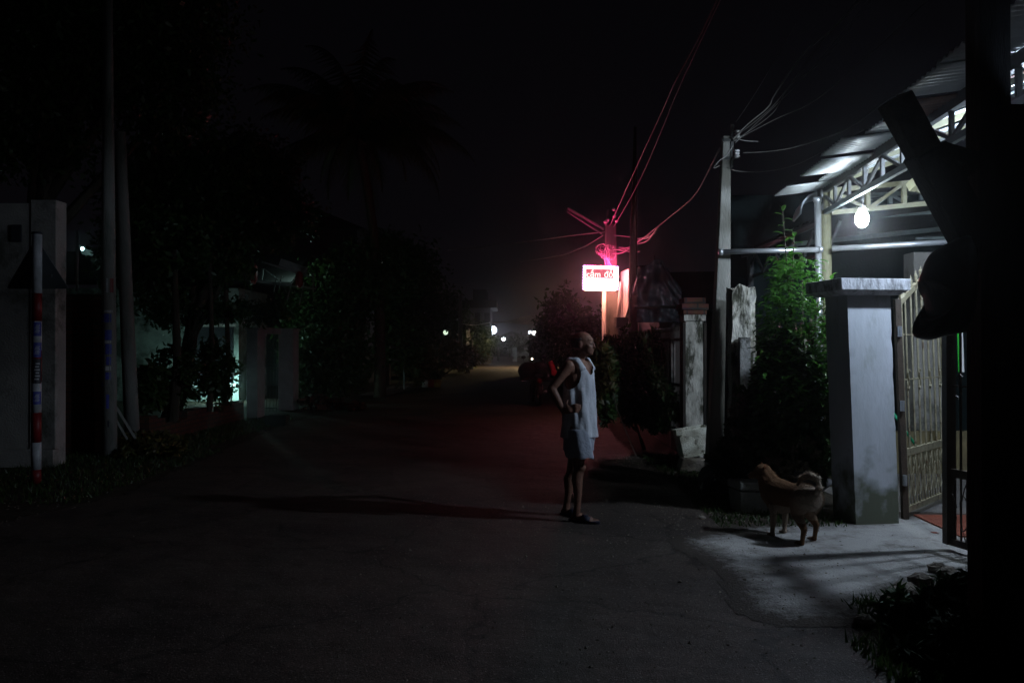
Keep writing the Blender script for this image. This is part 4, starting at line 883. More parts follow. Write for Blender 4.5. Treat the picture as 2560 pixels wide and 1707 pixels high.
# rubble heap
mb = MB(); rnd = random.Random(31)
for i in range(130):
    u = rnd.random(); px = 748+u*150; hmax = .38*(1-abs(u-.25)*1.1) if u < .7 else .12; p = G(px, 1028-8*rnd.random()); p.z = max(0.02, rnd.random()*hmax); p.y += rnd.uniform(-.1,.6)
    s = rnd.uniform(.04,.12); Mx = Matrix.Translation(p) @ Matrix.Rotation(rnd.uniform(0,3),4,'Z') @ Matrix.Rotation(rnd.uniform(-.6,.6),4,'X'); mb.box((-s,-s*.6,-s*.35),(s,s*.6,s*.35), M=Mx)
o = mb.build('rubble_heap', M_brick); setp(o, 'low heap of broken bricks right of the grey gate posts', 'rubble', kind='stuff')
# courtyard house behind left fence
t = thing('house', (-8.5,25,0), 'pale teal-lit house front behind the left trees with a porch frame', 'house')
mb = MB(); mb.box((-13.5,24.2,0),(-7.75,27,3.2)); mb.build('wall', M_teal, t)
mb = MB(); mb.prism([Vector((-14,23.2,3.22)),Vector((-6.0,23.2,3.22)),Vector((-6.0,25.5,4.3)),Vector((-14,25.5,4.3))], (0,0,.08)); mb.build('roof', M_roofd, t)
w_ = MB(); w_.box((-9.0,24.12,.5),(-7.9,24.199,2.1)); wi = w_.build('window', M_ink, t)
w_ = MB(); w_.box((-9.1,24.06,.42),(-7.8,24.11,.5)); w_.box((-9.1,24.06,2.1),(-7.8,24.11,2.18)); w_.box((-8.5,24.06,.5),(-8.44,24.11,2.1)); w_.build('frame', M_white, wi)
mb = MB()
def pj(x, y): return P(x, y, 22.8)
mb.beam(pj(540,690), pj(790,722), .04,.05); mb.beam(pj(655,655), pj(770,690), .05,.05); mb.beam(pj(700,655), pj(768,679), .05,.2)
for (x0,y0,x1,y1) in ((658,672,655,700),(690,700,684,730),(705,690,696,724),(726,716,718,752),(760,706,748,764),(783,682,783,730),(640,760,634,775),(660,672,695,700)): mb.beam(pj(x0,y0), pj(x1,y1), .03,.03)
mb.build('porch_frame', M_teal, t)
mb = MB(); mb.beam(pj(515,915), pj(553,915), .03,.03); mb.beam(pj(515,1010), pj(585,1010), .04,.04); mb.beam(pj(583,915), pj(578,1005), .04,.04); mb.build('porch_rail', M_white, t)
for k, (x, y, h) in enumerate(((634,690,34),(748,704,26))):
    t2 = thing('paper_lantern', pj(x,y), ['long red cloth lantern hanging from the left end of the teal porch frame','short red lantern hanging at the right end of the teal porch frame'][k], 'lantern')
    c0 = P(x,y-h,22.5); c1 = P(x,y+h*.6,22.5); mb = MB(); mb.tube([c0, c0.lerp(c1,.2), c0.lerp(c1,.8), c1], [.03,.10,.10,.04], 12); mb.build('shade', M_red, t2, True)
    mb = MB(); mb.tube([c1, c1-Vector((0,0,.12))], .012, 5); mb.build('tassel', M_leafY, t2)
def small_lamp(px, py, Y, r, c, s, label, name='lamp_globe', pole=None, shade=False):
    p = P(px, py, Y); t = thing(name, p, label, 'lamp'); mb = MB(); mb.ball(p, r, 10, 8); mb.build('globe', emit('glow', c, s), t, True)
    mb = MB(); mb.tube([p+Vector((0,.0,r*.9)), p+Vector((0,0,r*1.6))], [r*.8, r*.4], 8); mb.build('fitting', M_steelD, t, True)
    if pole:
        mb = MB(); q = Vector((p.x+pole, p.y+.1, 0)); e = Vector((p.x+pole, p.y+.1, p.z+.6)); mb.tube([q, e], [.10,.06], 8); mb.tube([e, p+Vector((0,0,r*1.6))], .03, 6); mb.build('pole', M_poleC, t, True)
    return t
small_lamp(560,960,23.6,.10,(.55,1.0,.90),220,'small cold lamp lighting the pale house wall behind the left hedge','wall_lamp')
small_lamp(735,671,23.15,.05,(.6,1.0,.92),90,'tiny porch lamp above the teal porch frame','wall_lamp')
small_lamp(206,622,20,.035,(.6,1.0,1.0),30,'cold light spot between the silver pipe and the left concrete pole','wall_lamp')
mb = MB(); mb.prism([P(196,612,20.4),P(228,618,20.4),P(232,640,20.4),P(205,636,20.4)], (0,.05,0)); o = mb.build('awning', M_teal); setp(o, 'small pale awning lit behind the left concrete pole', 'awning')
small_lamp(1019,673,34,.085,(.75,.82,1),14,'small white lamp shining through the trees above the potted plants','street_lamp')
small_lamp(1056,778,38,.12,(.75,.82,1),16,'bright white lamp at the right edge of the dark trees','street_lamp')
small_lamp(1114,831,46,.13,(.75,.95,.7),1.1,'dim greenish globe lamp over the far left hedge','lamp_globe')
small_lamp(955,858,27,.045,(1,.05,.08),5,'small red signal light on the pink gate pillar','signal_light')
small_lamp(960,650,31,.07,(.85,.85,1),9,'white lamp glinting through the palm trunk branches','street_lamp')
small_lamp(806,770,30,.04,(.7,.7,1),7,'faint bluish lamp deep inside the dark left hedge','street_lamp')
small_lamp(1231,825,88,.42,(.80,.87,1),28,'brightest white street lamp at the far end of the road','street_lamp', pole=-2.0)
small_lamp(1227,850,120,.24,(.9,.93,1),9,'white street lamp just below the brightest far one','street_lamp', pole=-1.5)
small_lamp(1228,856,128,.2,(1,.9,.8),4,'faint warm lamp lowest of the far left pair','street_lamp')
small_lamp(1259,847,130,.30,(.9,.93,1),12,'white street lamp in the middle of the far road end','street_lamp', pole=1.5)
small_lamp(1325,831,110,.22,(.8,.85,1),5,'fainter left lamp of the pair above the parked motorbike','street_lamp')
small_lamp(1336,833,105,.26,(.95,1,.95),10,'brighter right lamp of the pair above the parked motorbike','street_lamp', pole=.0)
small_lamp(1330,897,30,.035,(1,.85,.6),6,'tiny warm light just above the parked motorbike','lamp_globe')
# warm street lamp with shade lighting far road & wire bundle (its head is behind the roadside trees)
pw = P(1392,786,66); t = thing('street_lamp', pw, 'warm street lamp hidden in the dark trees above the far lit stretch of road', 'lamp')
mb = MB(); mb.ball(pw, .16, 10, 8); mb.build('globe', emit('warm', (1,.72,.38), 3800), t, True)
mb = MB(); mb.tube([Vector((pw.x+.6,66.2,0)), Vector((pw.x+.6,66.2,pw.z+.5)), pw+Vector((0,0,.3))], [.12,.07,.04], 8); mb.build('pole', M_poleC, t, True)
mb = MB(); mb.tube([pw+Vector((0,0,-.12)), pw+Vector((0,0,.34))], [.42,.12], 14, cap=False); mb.tube([pw+Vector((0,0,.34)), pw+Vector((0,0,.36))], [.12,.1], 14); o = mb.build('shade', M_steelD, t)
# far poles
for (px, pyt, pyb, Y, lab) in ((1151,735,905,52,'thin concrete pole at the left roadside under the dark building silhouette'),(1178,850,912,60,'short yellowish post right of the far thin concrete pole'),(1246,868,893,100,'pale blue-lit post at the far end of the road'),(1203,845,895,85,'dim grey post left of the pale blue post')):
    q = P(px,pyb,Y); t = thing('roadside_pole', (q.x,Y,0), lab, 'pole'); mb = MB(); mb.tube([(q.x,Y,0), P(px,pyt,Y)], [.16,.11], 8); mb.build('shaft', M_poleC, t, True)
    mb = MB(); mb.tube([P(px,pyt,Y), P(px,pyt-1.5,Y)], [.16,.10], 8); mb.build('cap', M_poleC, t, True)
t = thing('pale_gateway', (P(1300,895,95).x,95,0), 'pale lit gateway pillars at the far end of the road', 'gateway')
for x in (1287,1316):
    mb = MB(); q = P(x,868,95); mb.beam((q.x,95,0), q, .5,.5); mb.build('pillar', M_teal, t)
mb = MB(); mb.beam(P(1290,884,95.4), P(1313,884,95.4), .3,.5); mb.build('rail', M_teal, t)
# buildings far
t = thing('building', (P(1190,870,80).x,80,0), 'far dim two-storey building silhouette above the left end of the street', 'building')
a, b2 = P(1155,770,80), P(1226,770,80); mb = MB(); mb.box((a.x,80,0),(b2.x,88,a.z)); mb.build('wall', mat('pale_far_wall',(.20,.20,.23),(.16,.16,.19),2,.9), t)
mb = MB(); mb.box((a.x-.6,79.4,a.z+.01),(b2.x+.6,88.4,a.z+.7)); mb.box((a.x+1,80.5,a.z+.71),(b2.x-.4,87,a.z+1.8)); mb.build('roof', M_roofd, t)
for i in range(3):
    mb = MB(); mb.box((a.x+.3+i*.9,79.93,3.6),(a.x+.8+i*.9,79.99,4.8)); mb.build('window', M_ink, t)
for (px, Y, w_, hpx, lab) in ((1080,62,5,60,'low dark house beyond the left roadside pots'),(1290,150,8,22,'low dark building closing the far end of the street'),(720,34,5.5,0,'dark gabled house roof behind the left gate posts')):
    q = P(px,870,Y); t = thing('house', (q.x,Y,0), lab, 'house'); hh = max(3.0, hpx*Y/F) if hpx else 6.2
    mb = MB(); mb.box((q.x-w_/2,Y,0),(q.x+w_/2,Y+5,hh)); mb.build('wall', M_house, t)
    mb = MB(); mb.prism([Vector((q.x-w_/2-.4,Y-.4,hh+.01)),Vector((q.x+w_/2+.4,Y-.4,hh+.01)),Vector((q.x-w_*.1,Y-.4,hh+1.5))], (0,6,0)); mb.build('roof', M_roofd, t)
    mb = MB(); mb.box((q.x-.5,Y-.03,.9),(q.x+.4,Y-.002,2.0)); mb.build('window', M_ink, t)
# pink gate pillar + potted plants
t = thing('gate_pillar', G(963,962), 'small pink gate pillar with cap on the left roadside below the red light', 'pillar')
q = G(963,962); mb = MB(); mb.box((q.x-.17,q.y,0),(q.x+.17,q.y+.3,P(963,880,q.y).z)); mb.build('shaft', mat('pink_plaster',(.30,.17,.16),(.22,.12,.11),5,.9), t)
mb = MB(); zt = P(963,880,q.y).z; mb.box((q.x-.24,q.y-.07,zt+.001),(q.x+.24,q.y+.37,zt+.22)); mb.build('cap', mat('pink_cap',(.34,.2,.19),(.25,.14,.13),5,.9), t)
t = thing('rail_fence', (-3.6,29,0), 'thin rail fence right of the pink gate pillar', 'fence')
mb = MB(); mb.beam(P(975,868,27.5), P(1010,870,31), .05,.06); mb.build('rail', M_steelC, t); mb = MB(); mb.beam(P(975,898,27.5), P(1010,903,31), .04,.04); mb.build('rail', M_steelC, t)
mb = MB(); mb.beam(Vector((P(1010,870,31).x,31,0)), P(1010,866,31), .06,.06); mb.build('post', M_steelC, t)
for (px, c, lab) in ((1063,(.5,.47,.46),'pale plant pot at the left kerb'),(1078,(.25,.04,.03),'red plant pot between the pale and the ochre pots'),(1094,(.32,.20,.05),'ochre plant pot nearest the road end')):
    q = G(px, 968); t = thing('plant_pot', q, lab, 'pot'); mb = MB(); mb.tube([q, q+Vector((0,0,.3))], [.12,.17], 12); mb.build('pot', mat('pot',c,tuple(x*.8 for x in c),5,.7), t, True)
    link('foliage', leaf_mesh('pf', [(q.x,q.y,.62,.26,.26,.32)], 350, .14, px, .35, .1), M_leafD, t)
# trees left
def LB(*a): return B(*a)
tree('tree', (-8.6,14.2,0), P(150,300,14.2), [LB(120,120,14.2,210,170), LB(330,40,14.5,230,150), LB(60,330,14,160,110), LB(400,240,14.6,150,120), LB(250,-150,14,300,150)], 34000, .13, M_leafD, 'huge dark tree filling the upper left corner above the round concrete pole', 'tree', 21, .25, 12, clump=.3)
tree('tree', (-6.9,17.2,0), P(500,700,17.2), [LB(480,480,17.2,190,130), LB(620,520,17.4,120,90), LB(370,600,17,120,140), LB(620,420,17.6,110,90), LB(700,540,17.8,90,80), LB(470,760,17.5,110,60), LB(620,780,17.6,90,28)], 30000, .13, M_leafD, 'broad dark tree hanging over the low brick wall and the grey gate posts', 'tree', 22, .2, 12, clump=.26)
tree('tree', (-6.5,24.8,0), P(800,820,24.8), [LB(800,800,24.8,90,130), LB(840,900,24,80,90), LB(880,720,25.5,80,110), LB(770,930,23.5,45,70)], 22000, .15, M_leafD, 'dense dark tree beside the rubble heap on the left side of the street', 'tree', 23, .2, 9, clump=.25)
tree('tree', (-5.6,31,0), P(990,800,31), [LB(1010,700,31,85,85), LB(960,640,32,60,60), LB(1060,760,33,55,70), LB(1000,840,30,60,70)], 14000, .2, M_leafD, 'dark tree with lamps shining through it above the pink gate pillar', 'tree', 24, .2, 8, clump=.3)
tree('shrub', (-4.3,31.5,0), P(1040,900,31.5), [LB(1030,900,31.5,45,50), LB(1060,920,33,35,40)], 7000, .16, M_leafY, 'yellow-green bush behind the rail fence on the left roadside', 'shrub', 25, .05, 6, clump=.2)
tree('shrub', (-3.9,50,0), P(1165,895,50), [LB(1165,895,50,35,25), LB(1130,880,50,25,35)], 3500, .25, M_leafY, 'small yellowish verge bush at the foot of the far thin pole', 'shrub', 26, .05, 6, clump=.3)
tree('shrub', (-5.9,14.5,0), P(420,950,14.6), [LB(440,940,14.8,60,70,.4), LB(540,930,16.5,50,80,.4), LB(370,970,14,35,60,.3)], 4200, .12, M_leafD, 'sparse garden shrub standing against the bright wall behind the low brick wall', 'shrub', 27, .03, 14, clump=.2)
tree('shrub', (-5.4,12.6,0), G(390,1150)+Vector((0,0,.15)), [(-4.95,11.9,.1,.45,.5,.12),(-5.4,12.6,.12,.4,.5,.14)], 2500, .09, M_leafY, 'low yellow-green weeds at the foot of the strut pole', 'shrub', 29, .01, 3, clump=.1)
tree('tree', (-3.4,70,0), P(1185,830,70), [LB(1120,810,60,40,60), LB(1200,850,70,30,30)], 5000, .35, M_leafD, 'far dark tree above the verge at the left end of the street', 'tree', 31, .2, 6, clump=.5)
tree('tree', (8,120,0), P(1400,830,120), [LB(1330,860,120,60,14), LB(1420,850,110,60,30), LB(1250,862,140,60,10)], 6000, .6, M_leafD, 'distant tree line closing the end of the street', 'tree', 32, .3, 6, clump=1)
for k, x in enumerate((430,520,560)):   # slim trunks silhouetted before the lit wall
    q = G(x, 1090-(x-430)*.25); t = thing('young_tree', q, ['slim dark trunk left of the bright window behind the brick wall','slim dark trunk in front of the bright window','slim dark trunk between the bright window and the gate post'][k], 'tree')
    mb = MB(); mb.tube([q, q+Vector((.05,.1,1.2)), q+Vector((-.05,.2,3.2))], [.10 if k==0 else .07,.08 if k==0 else .05,.04], 8); mb.build('trunk', M_bark, t, True)
    link('crown', leaf_mesh('yc', [(q.x,q.y+.2,3.3,.7,.6,.5)], 900, .13, 60+k, .45, .2), M_leafD, t)
# coconut palm
def palm(base, crown, fr, n, label, seed):
    base = Vector(base); crown = Vector(crown); t = thing('coconut_palm', base, label, 'tree'); rnd = random.Random(seed)
    mb = MB(); pts = [base.lerp(crown, k/8)+Vector((.25*math.sin(k/8*3.1),0,0)) for k in range(9)]; mb.tube(pts, [.2,.17,.16,.15,.145,.14,.135,.13,.12], 10); mb.build('trunk', M_bark, t, True)
    top = pts[-1]; V = []; Fc = []
    for i in range(n):
        a = 2*math.pi*i/n*2.4+rnd.uniform(-.2,.2); el = rnd.uniform(-.6,1.45); L = fr*rnd.uniform(.8,1.1)
        h = Vector((math.cos(a), math.sin(a)*.8, 0)); mid = []
        for k in range(15):
            s = k/14; bend = el - 1.15*s*s - .2*s
            mid.append((mid[-1][0] + (h*math.cos(bend)+Vector((0,0,math.sin(bend))))*L/14, s) if mid else (top.copy(), 0))
        for k in range(1, 15):
            p, s = mid[k]; d = (p-mid[k-1][0]).normalized(); sd = d.cross(Vector((0,0,1))); sd = sd.normalized() if sd.length > .01 else Vector((1,0,0))
            n0 = len(V); w = .02; V += [mid[k-1][0]-sd*w, mid[k-1][0]+sd*w, p+sd*w, p-sd*w]; Fc.append((n0,n0+1,n0+2,n0+3))
            for j in range(3):
                q = mid[k-1][0].lerp(p, j/3)
                for sg in (1,-1):
                    ll = (1.0*math.sin(math.pi*min(1,s*.9+.12))+.1)*rnd.uniform(.8,1.1); e = q + (sd*sg*.55+d*.55+Vector((0,0,-.65-.3*rnd.random()))).normalized()*ll
                    n0 = len(V); wv = d*.035; V += [q-wv, q+wv, e]; Fc.append((n0,n0+1,n0+2))
    mb = MB(); mb.add(V, Fc); me = bpy.data.meshes.new('fr'); me.from_pydata(mb.v, [], mb.f); link('fronds', me, M_palm, t)
    mb = MB()
    for k in range(7): mb.ball(top+Vector((.25*math.cos(k), .2*math.sin(k), -.25-.05*(k%3))), .12, 8, 6)
    mb.build('coconuts', M_bark, t, True)
palm((P(950,900,26).x,26,0), P(893,330,26), 4.0, 44, 'tall coconut palm with drooping fronds against the night sky left of centre', 3)
# grass tufts: roadside ground cover
def grass(name, areas, n, h, seed, m, label):
    rs = np.random.RandomState(seed); V = []; 
    for (x0,y0,x1,y1) in areas:
        k = int(n*abs((x1-x0)*(y1-y0)))
        p = np.stack([rs.uniform(x0,x1,k), rs.uniform(y0,y1,k), np.zeros(k)],1); a = rs.rand(k)*6.28; hh = h*(.4+rs.rand(k)); w = .006+.004*rs.rand(k)
        dx = np.stack([np.cos(a)*w, np.sin(a)*w, np.zeros(k)],1); tip = p+np.stack([rs.normal(size=k)*hh*.4, rs.normal(size=k)*hh*.4, hh],1)
        V.append(np.stack([p-dx,p+dx,tip],1).reshape(-1,3))
    V = np.concatenate(V); k = len(V)//3; me = bpy.data.meshes.new(name); me.vertices.add(3*k); me.vertices.foreach_set('co', V.ravel()); me.loops.add(3*k); me.loops.foreach_set('vertex_index', np.arange(3*k, dtype=np.int32)); me.polygons.add(k); me.polygons.foreach_set('loop_start', np.arange(0,3*k,3, dtype=np.int32)); me.update(calc_edges=True)
    o = link(name, me, m); setp(o, label, 'grass', kind='stuff')
grass('grass', [(1.75,7.15,2.85,8.6),(1.8,8.6,2.4,12)], 900, .04, 1, M_grass, 'short grass on the verge behind the dog and around the boxes')
grass('weeds', [(1.95,4.35,2.75,5.05),(1.7,3.6,2.4,4.4),(2.4,4.6,3.0,5.0)], 1300, .07, 2, M_grass, 'weeds at the near corner of the driveway')
grass('grass', [(-6.2,8.2,-4.2,12.5),(-5.6,12.5,-4.6,18)], 400, .06, 3, M_grass, 'rough grass on the left verge round the sign post')
# weed plant near slab corner + dark bush lower right
tree('weed_clump', (2.35,4.75,0), (2.35,4.75,.1), [(2.2,4.75,.07,.22,.12,.09),(2.6,4.85,.12,.2,.12,.13)], 1500, .07, M_leafD, 'clump of weeds at the near corner of the driveway below the black post', 'plant', 33, .006, 6, asp=.3, clump=.05)
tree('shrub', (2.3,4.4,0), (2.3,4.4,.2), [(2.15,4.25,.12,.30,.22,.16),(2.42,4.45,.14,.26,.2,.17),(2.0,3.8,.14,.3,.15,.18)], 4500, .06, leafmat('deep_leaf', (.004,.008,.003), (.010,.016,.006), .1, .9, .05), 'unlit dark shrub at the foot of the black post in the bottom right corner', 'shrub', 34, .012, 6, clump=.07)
rs = np.random.RandomState(15); V = []; Fc = []
for i in range(2600):
    if i < 1500: x = rs.uniform(1.35,2.3); y = rs.uniform(4.6,12)
    elif i < 2000: x = rs.uniform(-4.9,-4.2)+rs.normal()*.1; y = rs.uniform(7,16)
    else: x = rs.uniform(-1,1.6); y = rs.uniform(4,9)
    r = rs.uniform(.003,.011)*(1.5 if rs.rand() < .06 else 1); a = rs.rand()*6; c, d = math.cos(a)*r, math.sin(a)*r; n0 = len(V)
    V += [(x+c,y+d,.0),(x-d*.8,y+c*.8,0),(x-c,y-d,0),(x+d,y-c,0),(x+c*.3,y+d*.2,r*.9)]; Fc += [(n0,n0+1,n0+4),(n0+1,n0+2,n0+4),(n0+2,n0+3,n0+4),(n0+3,n0,n0+4)]
me = bpy.data.meshes.new('gravel'); me.from_pydata(V, [], Fc); o = link('gravel', me, M_stone); setp(o, 'loose grit and small gravel along the road edges', 'gravel', kind='stuff')
# litter & dry leaves on ground
rnd = random.Random(77); mb = MB()
for i in range(420):
    x = rnd.uniform(1.2,3.2); y = rnd.uniform(3.6,9) if rnd.random() < .7 else rnd.uniform(9,14)
    if rnd.random() < .25: x = rnd.uniform(-5,1.2)
    a = rnd.uniform(0,6.28); L = rnd.uniform(.008,.028); d = Vector((math.cos(a),math.sin(a),0)); s = Vector((-d.y,d.x,0)); p = Vector((x,y,.012)); mb.add([p, p+d*L*.5+s*L*.25+Vector((0,0,.006)), p+d*L, p+d*L*.5-s*L*.25], [(0,1,2,3)])
o = mb.build('fallen_leaves', M_dry); setp(o, 'dry leaves and crumbs scattered over the road edge and the driveway', 'leaves', kind='stuff')

# ---------------------------------------------------------------- parked motorbike (rear view) with red load
q = G(1348,1014); bx, by = q.x, q.y
t = thing('motorbike', (bx,by,0), 'loaded dark motorbike parked at the right of the road, seen from behind', 'motorbike')
def W(x, y, z): return Vector((bx+x, by+y, z))
mb = MB(); wheel(mb, W(0,.0,.31), .26, (1,.12,0), .11); mb.build('wheel', M_black, t, True)
mb = MB(); wheel(mb, W(-.15,1.25,.31), .26, (1,.12,0), .09); mb.build('wheel', M_black, t, True)
mb = MB(); mb.tube([W(0,-.12,.62),W(-.03,.25,.66),W(-.08,.7,.55),W(-.12,1.05,.75),W(-.13,1.2,.98)], [.07,.14,.13,.12,.07], 10); me = remesh(mb, .02, 'body'); link('body', me, mat('dark_red_body',(.06,.010,.012),(.05,.008,.01),5,.35), t)
mb = MB(); mb.tube([W(0,-.1,.78),W(-.03,.3,.80),W(-.06,.65,.78)], [.11,.13,.1], 10, flat=((0,0,1),.4)); mb.build('seat', M_black, t, True)
mb = MB(); mb.box(W(-.09,-.22,.42), W(.09,-.19,.56)); mb.build('number_plate', M_whiteR, t)
mb = MB(); mb.tube([W(0,-.24,.66),W(0,-.18,.66)], [.06,.07], 10); mb.build('tail_light', M_red, t, True)
mb = MB(); mb.tube([W(-.05,-.14,.64),W(0,-.28,.50),W(0,-.3,.32)], .03, 6, flat=((1,0,0),3)); mb.build('mudguard', M_black, t)
mb = MB(); mb.tube([W(-.45,1.1,1.06),W(-.2,1.2,1.0),W(.1,1.15,1.0),W(.25,1.05,1.06)], .018, 6); mb.build('handlebar', M_steelD, t, True)
for sx_ in (-.36,.2):
    mb = MB(); mb.tube([W(sx_,1.12,1.05),W(sx_-.03,1.12,1.2)], .008, 5); mb.ball(W(sx_-.03,1.12,1.25), (.065,.012,.045)); mb.build('mirror', M_black, t, True)
mb = MB(); mb.tube([W(.14,.1,.34),W(.16,-.3,.38)], .04, 8); mb.build('exhaust', M_galv, t, True)
mb = MB(); mb.tube([W(-.12,.5,.3),W(-.28,.55,.02)], .014, 6); mb.build('stand', M_steelD, t)
t2 = thing('load_bag', W(-.1,.2,.8), 'bulky dark red bag strapped across the seat of the motorbike', 'bag')
mb = MB(); mb.ball(W(-.30,.15,.90), (.26,.28,.24)); mb.ball(W(.02,.15,.95), (.26,.25,.20)); mb.ball(W(.22,.2,.86), (.2,.25,.24)); mb.box(W(-.5,-.1,.64), W(.36,.35,.70)); me = remesh(mb, .03, 'bag', 4); link('bag_body', me, mat('dark_red_cloth',(.010,.004,.005),(.007,.003,.004),9,.8,.5,20), t2)
t2 = thing('red_jacket', W(.33,-.05,1.0), 'bright red bundle hanging on the right side of the motorbike load', 'jacket')
mb = MB(); mb.tube([W(.28,-.08,1.16),W(.34,-.08,1.02),W(.38,-.1,.88),W(.36,-.1,.78)], [.06,.085,.09,.06], 8); me = remesh(mb, .02, 'jk', 3); link('cloth', me, mat('bright_red_cloth',(.55,.02,.035),(.42,.015,.03),9,.7,.4,20), t2)

# ---------------------------------------------------------------- person
OX, OY = (1447-1280)*7.53/F, 7.53
Fd = Vector((.84,-.54,0)).normalized(); Rt = Vector((Fd.y, -Fd.x, 0)); Rt = Vector((-.54,-.84,0)).normalized()  # his right, towards camera
def Q(f, r, z): return Vector((OX,OY,0)) + Fd*f + Rt*r + Vector((0,0,z))
M_skin = mat('skin', (.21,.10,.065), (.13,.06,.038), 9, .55, .25, 60, spec=.35)
M_vest = mat('vest_cotton', (.52,.54,.58), (.40,.42,.46), 5, .9, .5, 28, spec=.1)
M_short = mat('short_cotton', (.31,.335,.39), (.26,.285,.335), 5, .9, .5, 28, spec=.1)
person = thing('person', (OX,OY,0), 'elderly man in pale sleeveless vest and shorts standing with hand on hip in the road', 'person')
bm_ = MB()
def cap(pts, rs, n=12, flat=None):
    bm_.tube(pts, rs, n, flat=flat)
    bm_.ball(pts[0], rs[0]*.98 if flat is None else rs[0]*.8); bm_.ball(pts[-1], rs[-1]*.98 if flat is None else rs[-1]*.8)
def ell(c, rf, rr, rz_, n=16, m=12, ax=None):
    f, r = ax or (Fd, Rt); M3 = Matrix((f, r, Vector((0,0,1)))).transposed()
    bm_.ball(c, (rf, rr, rz_), n, m, M=M3)
# torso
def ering(f, r, z, rf, rr, n=20, fn=None):
    out = []
    for k in range(n):
        a = 2*math.pi*k/n; s = 1 if fn is None else fn(a, z); out.append(Q(f+rf*math.cos(a)*s, r+rr*math.sin(a)*s, z))
    return out
bm_.rings([ering(-.01,0,z,a,b) for z,a,b in ((.74,.09,.135),(.84,.10,.15),(.95,.105,.14),(1.05,.10,.135),(1.15,.105,.145),(1.25,.11,.16),(1.32,.10,.165),(1.37,.075,.13),(1.40,.05,.07))])
cap([Q(-.02,0,1.36), Q(.005,0,1.43), Q(.03,0,1.48)], [.062,.055,.055])      # neck
# head turned a bit further to the right of the picture
hf = Vector((.93,-.37,0)).normalized(); hr = Vector((-.37,-.93,0)).normalized(); hc = Q(.045,0,0)
def HQ(f, r, z): return Vector((hc.x,hc.y,0)) + hf*f + hr*r + Vector((0,0,z))
ell(HQ(-.012,0,1.555), .098,.076,.090, ax=(hf,hr)); ell(HQ(.03,0,1.50), .062,.055,.068, ax=(hf,hr)); ell(HQ(.055,0,1.462), .035,.036,.028, ax=(hf,hr))
ell(HQ(.062,0,1.572), .028,.052,.02, ax=(hf,hr))   # brow
bm_.tube([HQ(.082,0,1.555),HQ(.098,0,1.53),HQ(.106,0,1.512),HQ(.088,0,1.50)], [.008,.012,.017,.012], 8)
ell(HQ(.082,0,1.482), .014,.024,.007, ax=(hf,hr)); ell(HQ(.078,0,1.472), .014,.02,.007, ax=(hf,hr))
for s in (1,-1):
    ell(HQ(.058,s*.036,1.515), .022,.022,.022, ax=(hf,hr)); ell(HQ(-.008,s*.078,1.53), .018,.010,.032, ax=(hf,hr)); ell(HQ(.068,s*.028,1.545), .016,.016,.012, ax=(hf,hr))
# shoulders and arms
shR = Q(-.01,.165,1.345); elR = P(1379,971,7.53-.16); wrR = P(1409,1029,7.53-.16)
ell(shR, .046,.05,.052); cap([shR, shR.lerp(elR,.45), elR], [.050,.045,.036]); cap([elR, elR.lerp(wrR,.35), wrR], [.038,.037,.024])
shL = Q(-.01,-.165,1.335); elL = Q(-.16,-.30,1.12); wrL = Q(-.02,-.20,.93)
ell(shL, .046,.05,.052); cap([shL, shL.lerp(elL,.45), elL], [.050,.045,.036]); cap([elL, elL.lerp(wrL,.35), wrL], [.038,.037,.024])
# right hand on hip: palm and fingers wrapping forward
pm = P(1424,1024,7.53-.185); cap([wrR, wrR.lerp(pm,.5), pm], [.024,.03,.034], 10)
for k in range(4):
    z = 1011+k*6.0; a = P(1428,z+2,7.53-.20); b = P(1440,z,7.53-.212); c = P(1449+(2,3,1,-3)[k],z+1.5,7.53-.20); bm_.tube([a,b,c], [.0105,.0098,.0085], 7); bm_.ball(c, .0086, 7, 6)
th = [P(1420,1018,7.33), P(1416,1008,7.36), P(1420,1000,7.38)]; bm_.tube(th, [.012,.0105,.009], 7); bm_.ball(th[-1], .009, 7, 6)
pl = Q(.05,-.19,.93); cap([wrL, wrL.lerp(pl,.6)], [.024,.032], 10)
for k in range(4): a = Q(.04,-.185,.955-.02*k); b = Q(.085,-.175,.955-.02*k); bm_.tube([a,b], [.011,.009], 7); bm_.ball(b, .009, 7, 6)
a = Q(.0,-.19,.97); b = Q(-.01,-.18,1.0); bm_.tube([a,b], [.012,.009], 7); bm_.ball(b,.009,7,6)
# legs
def at(px, py, dY): return P(px, py, 7.53+dY)
hipR = Q(0,.085,.80); knR = at(1448,1168,-.10); anR = at(1443,1268,-.14)
hipL = Q(0,-.085,.80); knL = at(1430,1172,.12); anL = at(1417,1258,.14)
for (hp, kn, an) in ((hipR,knR,anR),(hipL,knL,anL)):
    cap([hp, hp.lerp(kn,.5), kn], [.085,.068,.050]); bm_.ball(kn+Fd*.012, .049)
    cf = kn.lerp(an,.3)-Fd*.016; cap([kn, cf, kn.lerp(an,.65), an], [.046,.052,.036,.028])
def foot(an, d, toe):
    d = Vector(d).normalized(); s = Vector((-d.y,d.x,0)); base = Vector((an.x,an.y,.038))
    cap([an, base+Vector((0,0,.025))-d*.01], [.03,.034]); cap([base-d*.045+Vector((0,0,-.002)), base+d*.03, base+d*.12], [.030,.034,.034], flat=((0,0,1),.75))
    for k in range(5):
        o = s*(.032-.016*k); a = base+d*.125+o-Vector((0,0,.006)); b = base+d*(.185-.011*k-.006*(k==0))+o*1.15-Vector((0,0,.014)); bm_.tube([a,b], [.0115,.010 if k else .012], 7); bm_.ball(b, .0098 if k else .012, 7, 6)
    return base, d
fR = foot(anR, (.86,-.50,0), 1); fL = foot(anL, (.55,-.55,0), 1)
bm_.v = [(v[0], v[1], max(v[2], .016)) for v in bm_.v]
